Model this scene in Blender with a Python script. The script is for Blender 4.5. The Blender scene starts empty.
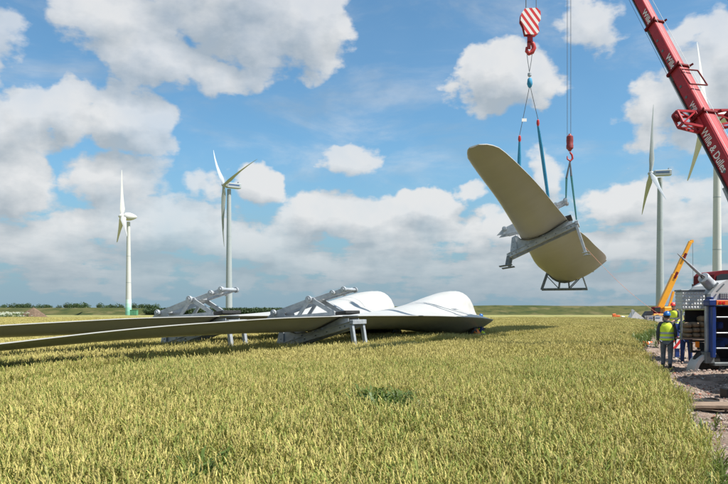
import bpy, bmesh, math, random
import numpy as np
from mathutils import Vector, Matrix, Euler, Quaternion
PI = math.pi
rnd = random.Random(7)
sc = bpy.context.scene
COL = sc.collection

# ------------------------------------------------------------------ camera
F, CX, HY, CAMZ = 700.0, 364.0, 310.0, 1.95
cam = bpy.data.cameras.new('camera'); cam_o = bpy.data.objects.new('camera', cam); COL.objects.link(cam_o)
cam.sensor_width = 36; cam.lens = 36 * F / 728
cam.shift_y = (HY - 242) / 728
cam.clip_start = 0.1; cam.clip_end = 12000
cam_o.location = (0, 0, CAMZ); cam_o.rotation_euler = (PI / 2, 0, 0)
sc.camera = cam_o

# ------------------------------------------------------------------ view, sun
sc.view_settings.view_transform = 'Standard'; sc.view_settings.look = 'None'
sc.view_settings.gamma = 1; sc.view_settings.use_curve_mapping = False
sc.view_settings.exposure = 0.8
SUN = Vector((0.50, -0.22, 0.83)).normalized()
SUN_EL = math.asin(SUN.z); SUN_AZ = math.atan2(SUN.x, SUN.y)
sl = bpy.data.lights.new('sun', 'SUN'); sl.energy = 5.0; sl.angle = math.radians(0.53); sl.color = (1.0, 0.95, 0.87)
so = bpy.data.objects.new('sun', sl); COL.objects.link(so)
so.rotation_euler = SUN.to_track_quat('Z', 'Y').to_euler(); so.location = (60, 10, 60)
sc.cycles.max_bounces = 6; sc.cycles.diffuse_bounces = 3; sc.cycles.glossy_bounces = 2
sc.cycles.transmission_bounces = 3; sc.cycles.transparent_max_bounces = 6
sc.cycles.caustics_reflective = False; sc.cycles.caustics_refractive = False

def at(x, y, d):
    """the point at depth d behind pixel (x, y) of the 728 px wide photograph"""
    return Vector(((x - CX) / F * d, d, CAMZ + (HY - y) / F * d))

# ------------------------------------------------------------------ node helpers
class Sk:
    """a socket with arithmetic"""
    def __init__(s, nt, sock): s.nt, s.s = nt, sock
    def _m(s, op, *o, clamp=False):
        n = s.nt.nodes.new('ShaderNodeMath'); n.operation = op; n.use_clamp = clamp
        for i, v in enumerate((s,) + o):
            if isinstance(v, Sk): s.nt.links.new(v.s, n.inputs[i])
            else: n.inputs[i].default_value = v
        return Sk(s.nt, n.outputs[0])
    def __add__(s, o): return s._m('ADD', o)
    __radd__ = __add__
    def __sub__(s, o): return s._m('SUBTRACT', o)
    def __rsub__(s, o): return (s * -1.0) + o
    def __mul__(s, o): return s._m('MULTIPLY', o)
    __rmul__ = __mul__
    def __truediv__(s, o): return s._m('DIVIDE', o)
    def max(s, o): return s._m('MAXIMUM', o)
    def min(s, o): return s._m('MINIMUM', o)
    def clamp(s): return s._m('ADD', 0.0, clamp=True)
    def pow(s, o): return s._m('POWER', o)
    def abs(s): return s._m('ABSOLUTE')
    def step(s, a, b):
        n = s.nt.nodes.new('ShaderNodeMapRange'); n.interpolation_type = 'SMOOTHSTEP'
        s.nt.links.new(s.s, n.inputs['Value']); n.inputs['From Min'].default_value = a; n.inputs['From Max'].default_value = b
        return Sk(s.nt, n.outputs[0])

def vmath(nt, op, a, b=None):
    n = nt.nodes.new('ShaderNodeVectorMath'); n.operation = op
    for i, v in enumerate((a, b)):
        if v is None: continue
        if isinstance(v, Sk): nt.links.new(v.s, n.inputs[i])
        elif isinstance(v, (int, float)): n.inputs['Scale'].default_value = v
        else: n.inputs[i].default_value = v
    return Sk(nt, n.outputs[0])

def noise(nt, vec, scale, detail=4, rough=0.5, dist=0.0, color=False):
    n = nt.nodes.new('ShaderNodeTexNoise'); n.inputs['Scale'].default_value = scale
    n.inputs['Detail'].default_value = detail; n.inputs['Roughness'].default_value = rough
    n.inputs['Distortion'].default_value = dist
    if vec is not None: nt.links.new(vec.s, n.inputs['Vector'])
    return Sk(nt, n.outputs['Color' if color else 'Fac'])

def mixc(nt, f, a, b, blend='MIX'):
    n = nt.nodes.new('ShaderNodeMix'); n.data_type = 'RGBA'; n.blend_type = blend
    for k, v in ((0, f), (6, a), (7, b)):
        if isinstance(v, Sk): nt.links.new(v.s, n.inputs[k])
        elif isinstance(v, (int, float)): n.inputs[k].default_value = v
        else: n.inputs[k].default_value = (*v, 1)
    return Sk(nt, n.outputs[2])

# ------------------------------------------------------------------ sky
world = bpy.data.worlds.new('World'); sc.world = world; world.use_nodes = True
wt = world.node_tree; wt.nodes.clear()

def px_dir(x, y):
    u, v = (x - CX) / F, (HY - y) / F
    return math.atan2(u, 1), math.atan2(v, math.hypot(u, 1))
# clouds: centre x, y, half width, half height (photograph pixels, turned into azimuth / elevation), weight
CLOUDS = [(235, 5, 120, 62, 1.05), (150, 52, 85, 38, .85), (305, 25, 52, 52, .9), (110, 15, 70, 45, .7), (215, 70, 70, 25, .55),
          (128, 122, 50, 42, .95), (72, 112, 42, 34, .75), (18, 120, 60, 46, .55), (20, 182, 46, 36, .8), (110, 178, 62, 34, .75), (-20, 60, 50, 60, .5),
          (266, 186, 29, 31, .95), (355, 161, 42, 23, .5), (196, 182, 30, 16, .3),
          (502, 78, 62, 38, 1.0), (455, 88, 28, 22, .5), (585, 22, 48, 34, .55), (548, 95, 30, 20, .45),
          (690, 92, 50, 62, 1.0), (735, 60, 50, 55, .8), (655, 112, 34, 40, .6), (640, 200, 95, 30, .6), (690, 215, 80, 34, .65), (545, 178, 22, 34, .55),
          (432, 205, 40, 19, 1.0), (330, 216, 70, 26, .8), (470, 196, 16, 10, .5), (385, 225, 90, 32, .7), (480, 235, 90, 26, .6), (598, 190, 26, 16, .35),
          (160, 230, 120, 34, .75), (40, 240, 90, 34, .7), (250, 245, 120, 28, .6), (600, 250, 140, 26, .6), (330, 264, 420, 34, .42), (100, 274, 260, 26, .45), (560, 284, 330, 24, .45), (120, 218, 190, 26, .5),
          (-120, 90, 90, 60, .8), (-180, 200, 120, 50, .8), (860, 120, 80, 60, .8), (900, 230, 150, 46, .8), (430, -120, 130, 70, .8), (120, -160, 160, 60, .7), (760, -130, 110, 60, .7)]

def cloud_group():
    g = bpy.data.node_groups.new('cloud_density', 'ShaderNodeTree')
    g.interface.new_socket('Dir', in_out='INPUT', socket_type='NodeSocketVector')
    g.interface.new_socket('Density', in_out='OUTPUT', socket_type='NodeSocketFloat')
    gi = g.nodes.new('NodeGroupInput'); go = g.nodes.new('NodeGroupOutput')
    d = Sk(g, gi.outputs[0])
    # warp the direction so that every outline is ragged
    w = vmath(g, 'SUBTRACT', noise(g, d, 9.0, 5, .58, color=True), (.5, .5, .5))
    d2 = vmath(g, 'ADD', d, vmath(g, 'SCALE', w, 0.07))
    sx = g.nodes.new('ShaderNodeSeparateXYZ'); g.links.new(d2.s, sx.inputs[0])
    X, Y, Z = (Sk(g, sx.outputs[i]) for i in range(3))
    az = X._m('ARCTAN2', Y); el = Z._m('ARCSINE')
    best = None
    for cx, cy, rx, ry, wgt in CLOUDS:
        a, e = px_dir(cx, cy)
        ra, re = rx / F * math.cos(a) ** 2, ry / F
        q = ((az - a) * (1 / ra)).pow(2.0) + ((el - e) * (1 / re)).pow(2.0)
        b = (1.0 - q.pow(0.5)) * wgt
        best = b if best is None else best.max(b)
    # elsewhere in the sky: the same kind of scattered cumulus
    flat = vmath(g, 'MULTIPLY', d, (1, 1, 1.9))
    far = ((az.abs() - 0.62).step(0, .25)).max(el.step(.52, .75))
    gen = (noise(g, flat, 2.6, 3, .5) - 0.5) * 2.6 - 0.02
    best = best.max(gen + (far - 1.0) * 3.0)
    fine = (noise(g, flat, 13.0, 11, .60) - 0.5)
    low = vmath(g, 'MULTIPLY', d, (1, 1, 4.5))
    streak = (noise(g, low, 11.0, 7, .55) - 0.5) * (1.0 - el.step(.03, .2))
    vo = g.nodes.new('ShaderNodeTexVoronoi'); vo.feature = 'SMOOTH_F1'; vo.inputs['Scale'].default_value = 26; vo.inputs['Smoothness'].default_value = .35
    g.links.new(vmath(g, 'ADD', d, vmath(g, 'SCALE', w, .05)).s, vo.inputs['Vector'])
    puff = 0.42 - Sk(g, vo.outputs['Distance'])
    v2 = g.nodes.new('ShaderNodeTexVoronoi'); v2.feature = 'SMOOTH_F1'; v2.inputs['Scale'].default_value = 62; v2.inputs['Smoothness'].default_value = .3
    g.links.new(vmath(g, 'ADD', d, vmath(g, 'SCALE', w, .04)).s, v2.inputs['Vector'])
    puff2 = 0.42 - Sk(g, v2.outputs['Distance'])
    dens = best.max(-1.2) + fine * 1.1 + streak * 1.6 + puff * 0.26 + puff2 * 0.13
    g.links.new(dens.s, go.inputs[0])
    return g
CG = cloud_group()
tc = wt.nodes.new('ShaderNodeTexCoord'); D0 = Sk(wt, tc.outputs['Generated'])
def dens(v):
    n = wt.nodes.new('ShaderNodeGroup'); n.node_tree = CG; wt.links.new(v.s, n.inputs[0]); return Sk(wt, n.outputs[0])
dA = dens(D0)
off = Vector((SUN.x * .6, 0, 1)).normalized() * 0.035
dB = dens(vmath(wt, 'ADD', D0, tuple(off)))
sep = wt.nodes.new('ShaderNodeSeparateXYZ'); wt.links.new(D0.s, sep.inputs[0]); Zd = Sk(wt, sep.outputs[2])
alpha = dA.step(-0.01, 0.22)
lit = ((dA - dB) * 1.25 + 0.66 - dA.max(0.0) * 0.30).clamp()
sky = wt.nodes.new('ShaderNodeTexSky'); sky.sky_type = 'NISHITA'; sky.sun_disc = False
sky.sun_elevation = SUN_EL; sky.sun_rotation = SUN_AZ; sky.air_density = 1.0; sky.dust_density = 0.9; sky.ozone_density = 1.4
SKY_STRENGTH = 0.095
ccol = mixc(wt, lit, (2.55, 2.9, 3.2), (4.85, 4.9, 4.92))
hz = (1.0 - Zd.step(0.0, 0.13))
ccol = mixc(wt, hz * 0.82, ccol, (1.85, 2.45, 2.88))
skyc = mixc(wt, 1.0, Sk(wt, sky.outputs[0]), (.56, .86, .94), 'MULTIPLY')
skyc = mixc(wt, (1.0 - Zd.step(0.0, 0.24)) * 0.92, skyc, (1.62, 2.42, 3.05))
veil = noise(wt, vmath(wt, 'MULTIPLY', D0, (1, 1, 3.2)), 5.0, 9, .62, .4).step(.47, .78) * 0.42 + 0.03
alpha = (alpha * (noise(wt, D0, 4.5, 5, .6) * 1.3 + 0.28).min(1.0)).max(veil)
full = mixc(wt, alpha * 0.96, skyc, ccol)
bg = wt.nodes.new('ShaderNodeBackground'); bg.inputs['Strength'].default_value = SKY_STRENGTH
wt.links.new(full.s, bg.inputs['Color'])
wo = wt.nodes.new('ShaderNodeOutputWorld'); wt.links.new(bg.outputs[0], wo.inputs[0])
world.cycles.sampling_method = 'MANUAL'; world.cycles.sample_map_resolution = 512

# ------------------------------------------------------------------ materials
def mat(name, col, rough=.6, metal=0.0, col2=None, scale=6.0, amt=1.0, bump=0.0, bscale=None, coat=0.0, detail=5, coords='Object', transl=0.0, spec=None, rand=0.0):
    m = bpy.data.materials.new(name); m.use_nodes = True; nt = m.node_tree; nt.nodes.clear()
    out = nt.nodes.new('ShaderNodeOutputMaterial'); p = nt.nodes.new('ShaderNodeBsdfPrincipled')
    t = nt.nodes.new('ShaderNodeTexCoord'); v = Sk(nt, t.outputs[coords])
    if coords == 'World':
        pass
    c = mixc(nt, 0.0, col, col)
    if col2 is not None:
        f = noise(nt, v, scale, detail, .6).step(.5 - .22 / amt, .5 + .22 / amt)
        c = mixc(nt, f, col, col2)
    if rand:
        oi = nt.nodes.new('ShaderNodeObjectInfo'); r = Sk(nt, oi.outputs['Random'])
        h = nt.nodes.new('ShaderNodeHueSaturation'); nt.links.new(c.s, h.inputs['Color'])
        nt.links.new((r * (2 * rand) + (1 - rand)).s, h.inputs['Value']); c = Sk(nt, h.outputs[0])
    nt.links.new(c.s, p.inputs['Base Color'])
    p.inputs['Roughness'].default_value = rough; p.inputs['Metallic'].default_value = metal
    if coat: p.inputs['Coat Weight'].default_value = coat; p.inputs['Coat Roughness'].default_value = .15
    if spec is not None: p.inputs['Specular IOR Level'].default_value = spec
    if bump:
        b = nt.nodes.new('ShaderNodeBump'); b.inputs['Strength'].default_value = bump; b.inputs['Distance'].default_value = .02
        nt.links.new(noise(nt, v, bscale or scale * 3, 6, .6).s, b.inputs['Height']); nt.links.new(b.outputs[0], p.inputs['Normal'])
    sh = p.outputs[0]
    if transl:
        tr = nt.nodes.new('ShaderNodeBsdfTranslucent'); nt.links.new(c.s, tr.inputs['Color'])
        mx = nt.nodes.new('ShaderNodeMixShader'); mx.inputs[0].default_value = transl
        nt.links.new(sh, mx.inputs[1]); nt.links.new(tr.outputs[0], mx.inputs[2]); sh = mx.outputs[0]
    nt.links.new(sh, out.inputs[0])
    return m

def plant_mat(name, dry, green, rough=.6, transl=.25, gbias=0.0):
    """straw to green, changing from plant to plant and in soft patches over the field"""
    m = bpy.data.materials.new(name); m.use_nodes = True; nt = m.node_tree; nt.nodes.clear()
    out = nt.nodes.new('ShaderNodeOutputMaterial'); p = nt.nodes.new('ShaderNodeBsdfPrincipled')
    g = nt.nodes.new('ShaderNodeNewGeometry'); pos = Sk(nt, g.outputs['Position'])
    oi = nt.nodes.new('ShaderNodeObjectInfo'); r = Sk(nt, oi.outputs['Random'])
    patch = noise(nt, vmath(nt, 'MULTIPLY', pos, (1, .55, 0)), .33, 4, .6)
    tiny = noise(nt, pos, 22, 2, .6)
    f = ((patch - .5) * 1.5 + (r - .5) * .5 + (tiny - .5) * 1.3 + .42 + gbias).clamp()
    c = mixc(nt, f, dry, green)
    h = nt.nodes.new('ShaderNodeHueSaturation'); nt.links.new(c.s, h.inputs['Color'])
    nt.links.new(((tiny - .5) * .7 + (r - .5) * .3 + 1.0).s, h.inputs['Value']); c = Sk(nt, h.outputs[0])
    nt.links.new(c.s, p.inputs['Base Color']); p.inputs['Roughness'].default_value = rough; p.inputs['Specular IOR Level'].default_value = .3
    tr = nt.nodes.new('ShaderNodeBsdfTranslucent'); nt.links.new(c.s, tr.inputs['Color'])
    mx = nt.nodes.new('ShaderNodeMixShader'); mx.inputs[0].default_value = transl
    nt.links.new(p.outputs[0], mx.inputs[1]); nt.links.new(tr.outputs[0], mx.inputs[2]); nt.links.new(mx.outputs[0], out.inputs[0])
    return m

M = {}
M['blade'] = mat('blade_gelcoat', (.415, .415, .40), .34, 0, (.37, .368, .35), .8, .8, spec=.35, bump=.015, bscale=3)
M['galv'] = mat('galvanised_steel', (.45, .475, .50), .45, .3, (.31, .335, .36), 5.0, 1.0, bump=.12, bscale=30)
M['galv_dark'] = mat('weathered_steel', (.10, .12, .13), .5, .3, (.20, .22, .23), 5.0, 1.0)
M['rubber'] = mat('black_rubber', (.018, .018, .02), .6, 0, (.035, .033, .03), 8)
M['white'] = mat('white_turbine_paint', (.55, .55, .54), .45, 0, (.51, .51, .50), .4, .7)
M['grey_turbine'] = mat('grey_turbine_paint', (.33, .365, .39), .5, 0, (.30, .335, .36), .3, .7)
M['blue_stripe'] = mat('blue_stripe_paint', (.05, .10, .22), .5)
M['tower_green'] = mat('tower_green_paint', (.30, .56, .46), .5, 0, (.26, .50, .41), .8)
M['kiosk'] = mat('kiosk_green', (.10, .30, .17), .55, 0, (.08, .25, .14), 2)
M['red'] = mat('crane_red_paint', (.42, .033, .045), .5, 0, (.29, .024, .032), 2.2, .7, spec=.3, bump=.02, bscale=6)
M['dark_red'] = mat('dark_red_paint', (.16, .015, .02), .7, 0, (.12, .012, .016), 3, spec=.15)
M['dark_red2'] = mat('worn_red_paint', (.26, .03, .03), .5, 0, (.16, .02, .02), 9)
M['boom_under'] = mat('boom_underside', (.09, .11, .11), .55, 0, (.13, .15, .15), 4)
M['letter'] = mat('white_lettering', (.82, .80, .78), .5)
M['rope'] = mat('steel_rope', (.13, .14, .15), .5, .4)
M['sling_blue'] = mat('blue_sling', (.03, .26, .44), .75, 0, (.025, .20, .36), 20)
M['sling_teal'] = mat('teal_sling', (.08, .32, .36), .75, 0, (.06, .26, .30), 20)
M['shackle'] = mat('red_shackle', (.42, .03, .03), .45)
M['tagline'] = mat('orange_rope', (.62, .28, .20), .8)
M['yellow'] = mat('yellow_crane_paint', (.80, .36, .015), .45, 0, (.70, .30, .012), 1.5, coat=.2)
M['black'] = mat('black_plastic', (.012, .012, .014), .55, 0, (.022, .022, .024), 5)
M['blue_paint'] = mat('blue_paint', (.012, .044, .21), .45, 0, (.009, .033, .16), 4, coat=.3)
M['alu'] = mat('chequer_aluminium', (.56, .57, .57), .42, .1, (.47, .48, .48), 6, bump=.05, bscale=40)
M['alu_white'] = mat('white_sheet_metal', (.55, .55, .54), .42, 0, (.48, .48, .47), 3, .8)
M['glass'] = mat('dark_glass', (.015, .02, .025), .08, 0, spec=.7)
M['sack'] = mat('brown_sacking', (.28, .20, .125), .9, 0, (.17, .12, .075), 9, 1, bump=.6, bscale=26)
M['wood'] = mat('weathered_plank', (.24, .17, .12), .85, 0, (.17, .12, .085), 6, bump=.3, bscale=20)
M['orange'] = mat('orange_plastic', (.75, .16, .03), .5, 0, (.65, .13, .03), 8)
M['orange_lamp'] = mat('orange_lens', (.80, .22, .02), .25)
M['red_lens'] = mat('red_reflector', (.65, .02, .02), .3)
M['tyre'] = mat('tyre_rubber', (.02, .02, .021), .85, 0, (.045, .04, .035), 8, bump=.2, bscale=30)
M['bark'] = mat('tree_bark', (.09, .07, .05), .9, 0, (.06, .05, .04), 6)
M['skin'] = mat('skin', (.50, .29, .21), .55, 0, (.45, .25, .18), 20)
M['hair'] = mat('dark_hair', (.04, .028, .02), .7)
M['vest'] = mat('yellow_vest_fabric', (.80, .96, .07), .75, 0, (.74, .90, .06), 12, bump=.3, bscale=9)
M['vest_orange'] = mat('orange_vest_fabric', (.85, .20, .03), .75)
M['band'] = mat('reflective_band', (.42, .44, .46), .4, .3)
M['grey_cloth'] = mat('dark_grey_fleece', (.075, .08, .09), .9, 0, (.055, .06, .066), 14, bump=.4, bscale=12)
M['trousers'] = mat('grey_work_trousers', (.22, .23, .25), .9, 0, (.15, .16, .18), 9, bump=.5, bscale=10)
M['blue_cloth'] = mat('blue_work_trousers', (.02, .045, .17), .9, 0, (.015, .034, .13), 9, bump=.4, bscale=10)
M['white_cloth'] = mat('white_overall_fabric', (.70, .70, .70), .9, 0, (.60, .60, .61), 9, bump=.4, bscale=10)
M['boot'] = mat('black_boot_leather', (.022, .02, .018), .6)
M['helmet_blue'] = mat('blue_helmet_plastic', (.02, .13, .42), .3)
M['helmet_red'] = mat('red_helmet_plastic', (.70, .05, .04), .3)
M['helmet_white'] = mat('white_helmet_plastic', (.75, .75, .74), .3)
M['eye'] = mat('dark_eye', (.02, .015, .012), .2)
M['ear_near'] = plant_mat('wheat_ear', (.575, .48, .18), (.46, .42, .125), .65, .22)
M['stem'] = plant_mat('wheat_stem', (.52, .45, .13), (.34, .36, .08), .6, .2, .1)
M['leaf'] = plant_mat('wheat_leaf', (.40, .36, .095), (.15, .20, .04), .55, .35, .22)
M['weed'] = plant_mat('weed_leaf', (.15, .19, .04), (.07, .12, .025), .5, .3, .2)
M['flower'] = mat('white_flower', (.55, .58, .48), .7)
M['tree_leaf'] = mat('tree_leaf', (.055, .095, .03), .6, 0, (.03, .06, .022), .35, 1.0, transl=.25, rand=.25)
M['hedge_leaf'] = mat('hedge_leaf', (.05, .085, .03), .6, 0, (.028, .055, .02), .25, 1.0, transl=.2, rand=.3)
M['stone'] = mat('crushed_stone', (.30, .23, .195), .9, 0, (.19, .145, .12), 8, 1, rand=.55)
M['brick_bit'] = mat('crushed_brick', (.34, .13, .085), .9, 0, (.25, .10, .07), 9, rand=.4)
M['pale_stone'] = mat('pale_stone', (.50, .46, .42), .9, 0, (.40, .37, .34), 9, rand=.3)

def ground_mat(name, cols, scales, bump=.5, bs=6, stretch=(1, 1, 1)):
    m = bpy.data.materials.new(name); m.use_nodes = True; nt = m.node_tree; p = nt.nodes['Principled BSDF']
    g = nt.nodes.new('ShaderNodeNewGeometry'); v = vmath(nt, 'MULTIPLY', Sk(nt, g.outputs['Position']), stretch)
    c = mixc(nt, noise(nt, v, scales[0], 5, .6).step(.36, .64), cols[0], cols[1])
    c = mixc(nt, noise(nt, v, scales[1], 6, .65).step(.42, .68), c, cols[2])
    if len(cols) > 3: c = mixc(nt, noise(nt, v, scales[2], 4, .6).step(.5, .62), c, cols[3])
    nt.links.new(c.s, p.inputs['Base Color']); p.inputs['Roughness'].default_value = .95; p.inputs['Specular IOR Level'].default_value = .15
    b = nt.nodes.new('ShaderNodeBump'); b.inputs['Strength'].default_value = bump; b.inputs['Distance'].default_value = .05
    nt.links.new(noise(nt, v, bs, 8, .65).s, b.inputs['Height']); nt.links.new(b.outputs[0], p.inputs['Normal'])
    return m
M['meadow'] = ground_mat('meadow', [(.22, .21, .075), (.15, .17, .05), (.30, .26, .11)], [.06, .5], .6, 3)
M['soil'] = ground_mat('field_soil', [(.10, .085, .04), (.13, .11, .05), (.07, .075, .03)], [1.0, 6], .6, 9)
M['dyke'] = ground_mat('dyke_grass', [(.052, .062, .018), (.076, .076, .027), (.030, .044, .014), (.098, .09, .038)], [.05, .22, .12], .9, 1.5, (1, 1, 3))
M['track'] = ground_mat('gravel_track', [(.27, .205, .165), (.21, .155, .125), (.34, .27, .22), (.15, .115, .09)], [.5, 3.0, 1.1], 1.0, 14)
M['mound'] = ground_mat('mound_earth', [(.13, .092, .064), (.17, .12, .085), (.09, .065, .047)], [.8, 3], 1.0, 4)

def stripe_mat(name, a, b, axis, width, slope):
    """diagonal warning stripes printed on a plate (object coordinates)"""
    m = bpy.data.materials.new(name); m.use_nodes = True; nt = m.node_tree; p = nt.nodes['Principled BSDF']
    t = nt.nodes.new('ShaderNodeTexCoord'); s = nt.nodes.new('ShaderNodeSeparateXYZ'); nt.links.new(t.outputs['Object'], s.inputs[0])
    u = Sk(nt, s.outputs[axis]); z = Sk(nt, s.outputs[2])
    f = ((u + z * slope) * (1 / width))._m('FRACT')._m('GREATER_THAN', .5)
    nt.links.new(mixc(nt, f, a, b).s, p.inputs['Base Color']); p.inputs['Roughness'].default_value = .4
    return m
M['stripes'] = stripe_mat('red_white_stripes', (.62, .03, .03), (.80, .79, .77), 0, .30, .72)
M['stripes_small'] = stripe_mat('red_white_warning_stripes', (.60, .03, .03), (.78, .77, .76), 0, .26, -.8)

# ------------------------------------------------------------------ mesh helpers
def build(name, bm, m, parent=None, smooth=False, loc=None):
    me = bpy.data.meshes.new(name)
    bmesh.ops.recalc_face_normals(bm, faces=bm.faces[:])
    bm.to_mesh(me); bm.free()
    for x in (m if isinstance(m, (list, tuple)) else [m]): me.materials.append(x)
    if smooth:
        for p in me.polygons: p.use_smooth = True
        try: me.set_sharp_from_angle(angle=math.radians(38 if smooth is True else smooth))
        except Exception: pass
    o = bpy.data.objects.new(name, me); COL.objects.link(o)
    if parent is not None: o.parent = parent
    if loc is not None: o.location = loc
    return o

def tag(o, label=None, cat=None, group=None, kind=None):
    if label: o['label'] = label
    if cat: o['category'] = cat
    if group: o['group'] = group
    if kind: o['kind'] = kind
    return o

def thing(name, label, cat, loc=(0, 0, 0), rz=0.0, group=None):
    o = bpy.data.objects.new(name, None); COL.objects.link(o); o.empty_display_size = .2
    o.location = loc; o.rotation_euler = (0, 0, rz)
    return tag(o, label, cat, group)

def kids(o): return [c for c in bpy.data.objects if c.parent == o]
def dup(root, label=None, mw=None, loc=None, rz=None):
    tree = {}
    for c in bpy.data.objects: tree.setdefault(c.parent, []).append(c)
    def cp(o, par):
        c = o.copy(); COL.objects.link(c); c.parent = par
        if par is not None: c.matrix_parent_inverse = o.matrix_parent_inverse.copy()
        for ch in tree.get(o, []): cp(ch, c)
        return c
    r = cp(root, None)
    if mw is not None: r.matrix_world = mw
    if loc is not None: r.location = loc
    if rz is not None: r.rotation_euler = (0, 0, rz)
    if label: r['label'] = label
    return r

def box(bm, c, s, rot=None, bev=0.0):
    r = bmesh.ops.create_cube(bm, size=1.0)
    vs = r['verts']
    mtx = Matrix.Translation(c) @ (rot.to_matrix().to_4x4() if isinstance(rot, (Euler, Quaternion)) else (rot.to_4x4() if rot is not None else Matrix())) @ Matrix.Diagonal((*s, 1))
    bmesh.ops.transform(bm, matrix=mtx, verts=vs)
    if bev:
        es = list({e for v in vs for e in v.link_edges})
        bmesh.ops.bevel(bm, geom=es, offset=bev, segments=1, affect='EDGES')

def frame_of(d, up=Vector((0, 0, 1))):
    d = d.normalized()
    if abs(d.dot(up)) > .98: up = Vector((0, 1, 0))
    x = d.cross(up).normalized(); y = x.cross(d).normalized()
    return x, y

def bar(bm, a, b, w, h, up=Vector((0, 0, 1)), bev=0.0):
    """box-section bar from a to b, w across, h along up"""
    a, b = Vector(a), Vector(b); d = b - a; x, y = frame_of(d, Vector(up))
    rot = Matrix((x, d.normalized(), y)).transposed()
    box(bm, (a + b) / 2, (w, d.length, h), rot, bev)

def tube(bm, pts, r, n=8, caps=True):
    pts = [Vector(p) for p in pts]; rings = []
    rr = r if isinstance(r, (list, tuple)) else [r] * len(pts)
    x = None
    for i, p in enumerate(pts):
        d = (pts[min(i + 1, len(pts) - 1)] - pts[max(i - 1, 0)])
        if x is None: x, y = frame_of(d)
        else:
            dn = d.normalized(); x = (x - dn * x.dot(dn)).normalized(); y = x.cross(dn).normalized()
        rings.append([bm.verts.new(p + (x * math.cos(t) + y * math.sin(t)) * rr[i]) for t in (2 * PI * k / n for k in range(n))])
    skin_rings(bm, rings, caps)

def skin_rings(bm, rings, caps=True):
    n = len(rings[0])
    for a, b in zip(rings, rings[1:]):
        for k in range(n): bm.faces.new((a[k], a[(k + 1) % n], b[(k + 1) % n], b[k]))
    if caps:
        bm.faces.new(list(reversed(rings[0]))); bm.faces.new(rings[-1])

def loft(bm, rings, caps=True):
    skin_rings(bm, [[bm.verts.new(p) for p in r] for r in rings], caps)

def lathe(bm, prof, n=20, origin=(0, 0, 0), axis=Vector((0, 0, 1)), caps=True):
    o = Vector(origin); ax = Vector(axis).normalized(); x, y = frame_of(ax)
    loft(bm, [[o + ax * z + (x * math.cos(t) + y * math.sin(t)) * max(r, 1e-3) for t in (2 * PI * k / n for k in range(n))] for r, z in prof], caps)

def prism(bm, poly, fn, t0, t1):
    """polygon (2-d) swept from t0 to t1; fn(u, v, t) gives the point"""
    a = [bm.verts.new(fn(u, v, t0)) for u, v in poly]; b = [bm.verts.new(fn(u, v, t1)) for u, v in poly]
    n = len(poly)
    for k in range(n): bm.faces.new((a[k], a[(k + 1) % n], b[(k + 1) % n], b[k]))
    bm.faces.new(list(reversed(a))); bm.faces.new(b)

def NB(): return bmesh.new()
def interp(s, S, V): return float(np.interp(s, S, V))

# ------------------------------------------------------------------ setting: ground
bm = NB(); R_ = 6000
ring = [bm.verts.new((R_ * math.cos(t), R_ * math.sin(t), -.03)) for t in (2 * PI * k / 64 for k in range(64))]
bm.faces.new(ring)
tag(build('ground', bm, M['meadow']), kind='structure')

EDGE = [(0, 2.0), (5, 2.55), (8, 3.7), (11.7, 5.15), (16.8, 6.9), (22, 8.75), (27, 10.5), (36, 13.6), (48, 19.5), (70, 29), (112, 42)]
def edge_x(y): return float(np.interp(y, [e[0] for e in EDGE], [e[1] for e in EDGE])) + .12 * math.sin(y * 1.9) + .07 * math.sin(y * 5.3)
FIELD_END = 112.0

bm = NB()
ys = [-8 + k * 2.0 for k in range(61)]
prev = None
for y in ys:
    row = [bm.verts.new((x, y, -.004)) for x in (-130, -60, -20, edge_x(max(y, 0)) - .15)]
    if prev:
        for k in range(3): bm.faces.new((prev[k], prev[k + 1], row[k + 1], row[k]))
    prev = row
tag(build('field_soil', bm, M['soil']), kind='structure')

def track_z(x, y):
    e = x - edge_x(max(y, 0))
    z = .05 * math.sin(x * 1.3 + y * .7) * math.sin(y * .9 - x * .4) + .03 * math.sin(x * 3.1) * math.sin(y * 2.7 + 1)
    z += .02 * math.sin(x * 7.7 + 2 * y) * math.sin(y * 6.1 - x)
    # low bank of tipped soil in front of the machines
    z += .30 * math.exp(-((y - 18.6) / .75) ** 2) * math.exp(-((x - 9.4) / 1.7) ** 2)
    z += .22 * math.exp(-((e - .55) / .45) ** 2) * math.exp(-((y - 30) / 6) ** 2)
    z += .30 * math.exp(-((x - 13.3) / .8) ** 2 - ((y - 30) / .9) ** 2)
    fade = min(1, max(0, e / .5))
    return .06 + z * fade
bm = NB(); prev = None
for j in range(181):
    y = -6 + j * .5 if j < 140 else 64 + (j - 140) * 1.5
    ex = edge_x(max(y, 0)) - .2
    row = []
    for i in range(61):
        t = i / 60; x = ex + (t ** 1.6) * 48
        row.append(bm.verts.new((x, y, track_z(x, y) if i else -.05)))
    if prev:
        for k in range(60): bm.faces.new((prev[k], prev[k + 1], row[k + 1], row[k]))
    prev = row
tag(build('gravel_track', bm, M['track'], smooth=True), kind='structure')

# ------------------------------------------------------------------ dyke
bm = NB(); prev = None
for i in range(321):
    x = -800 + i * 5.0
    top = 2.75 + 1.0 / (1 + math.exp(-(x - 5) / 18)) + .16 * math.sin(x * .031) + .10 * math.sin(x * .11 + 1) + .05 * math.sin(x * .37)
    b0 = 276 + 3 * math.sin(x * .013)
    prof = [(b0, -.1), (b0 + 3, .25), (b0 + 9, top * .55 + .08 * math.sin(x * .23)), (b0 + 16, top * .96), (b0 + 18, top), (b0 + 22, top), (b0 + 40, -.1)]
    row = [bm.verts.new((x, y, z)) for y, z in prof]
    if prev:
        for k in range(6): bm.faces.new((prev[k], prev[k + 1], row[k + 1], row[k]))
    prev = row
tag(build('dyke', bm, M['dyke'], smooth=True), kind='structure')

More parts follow.
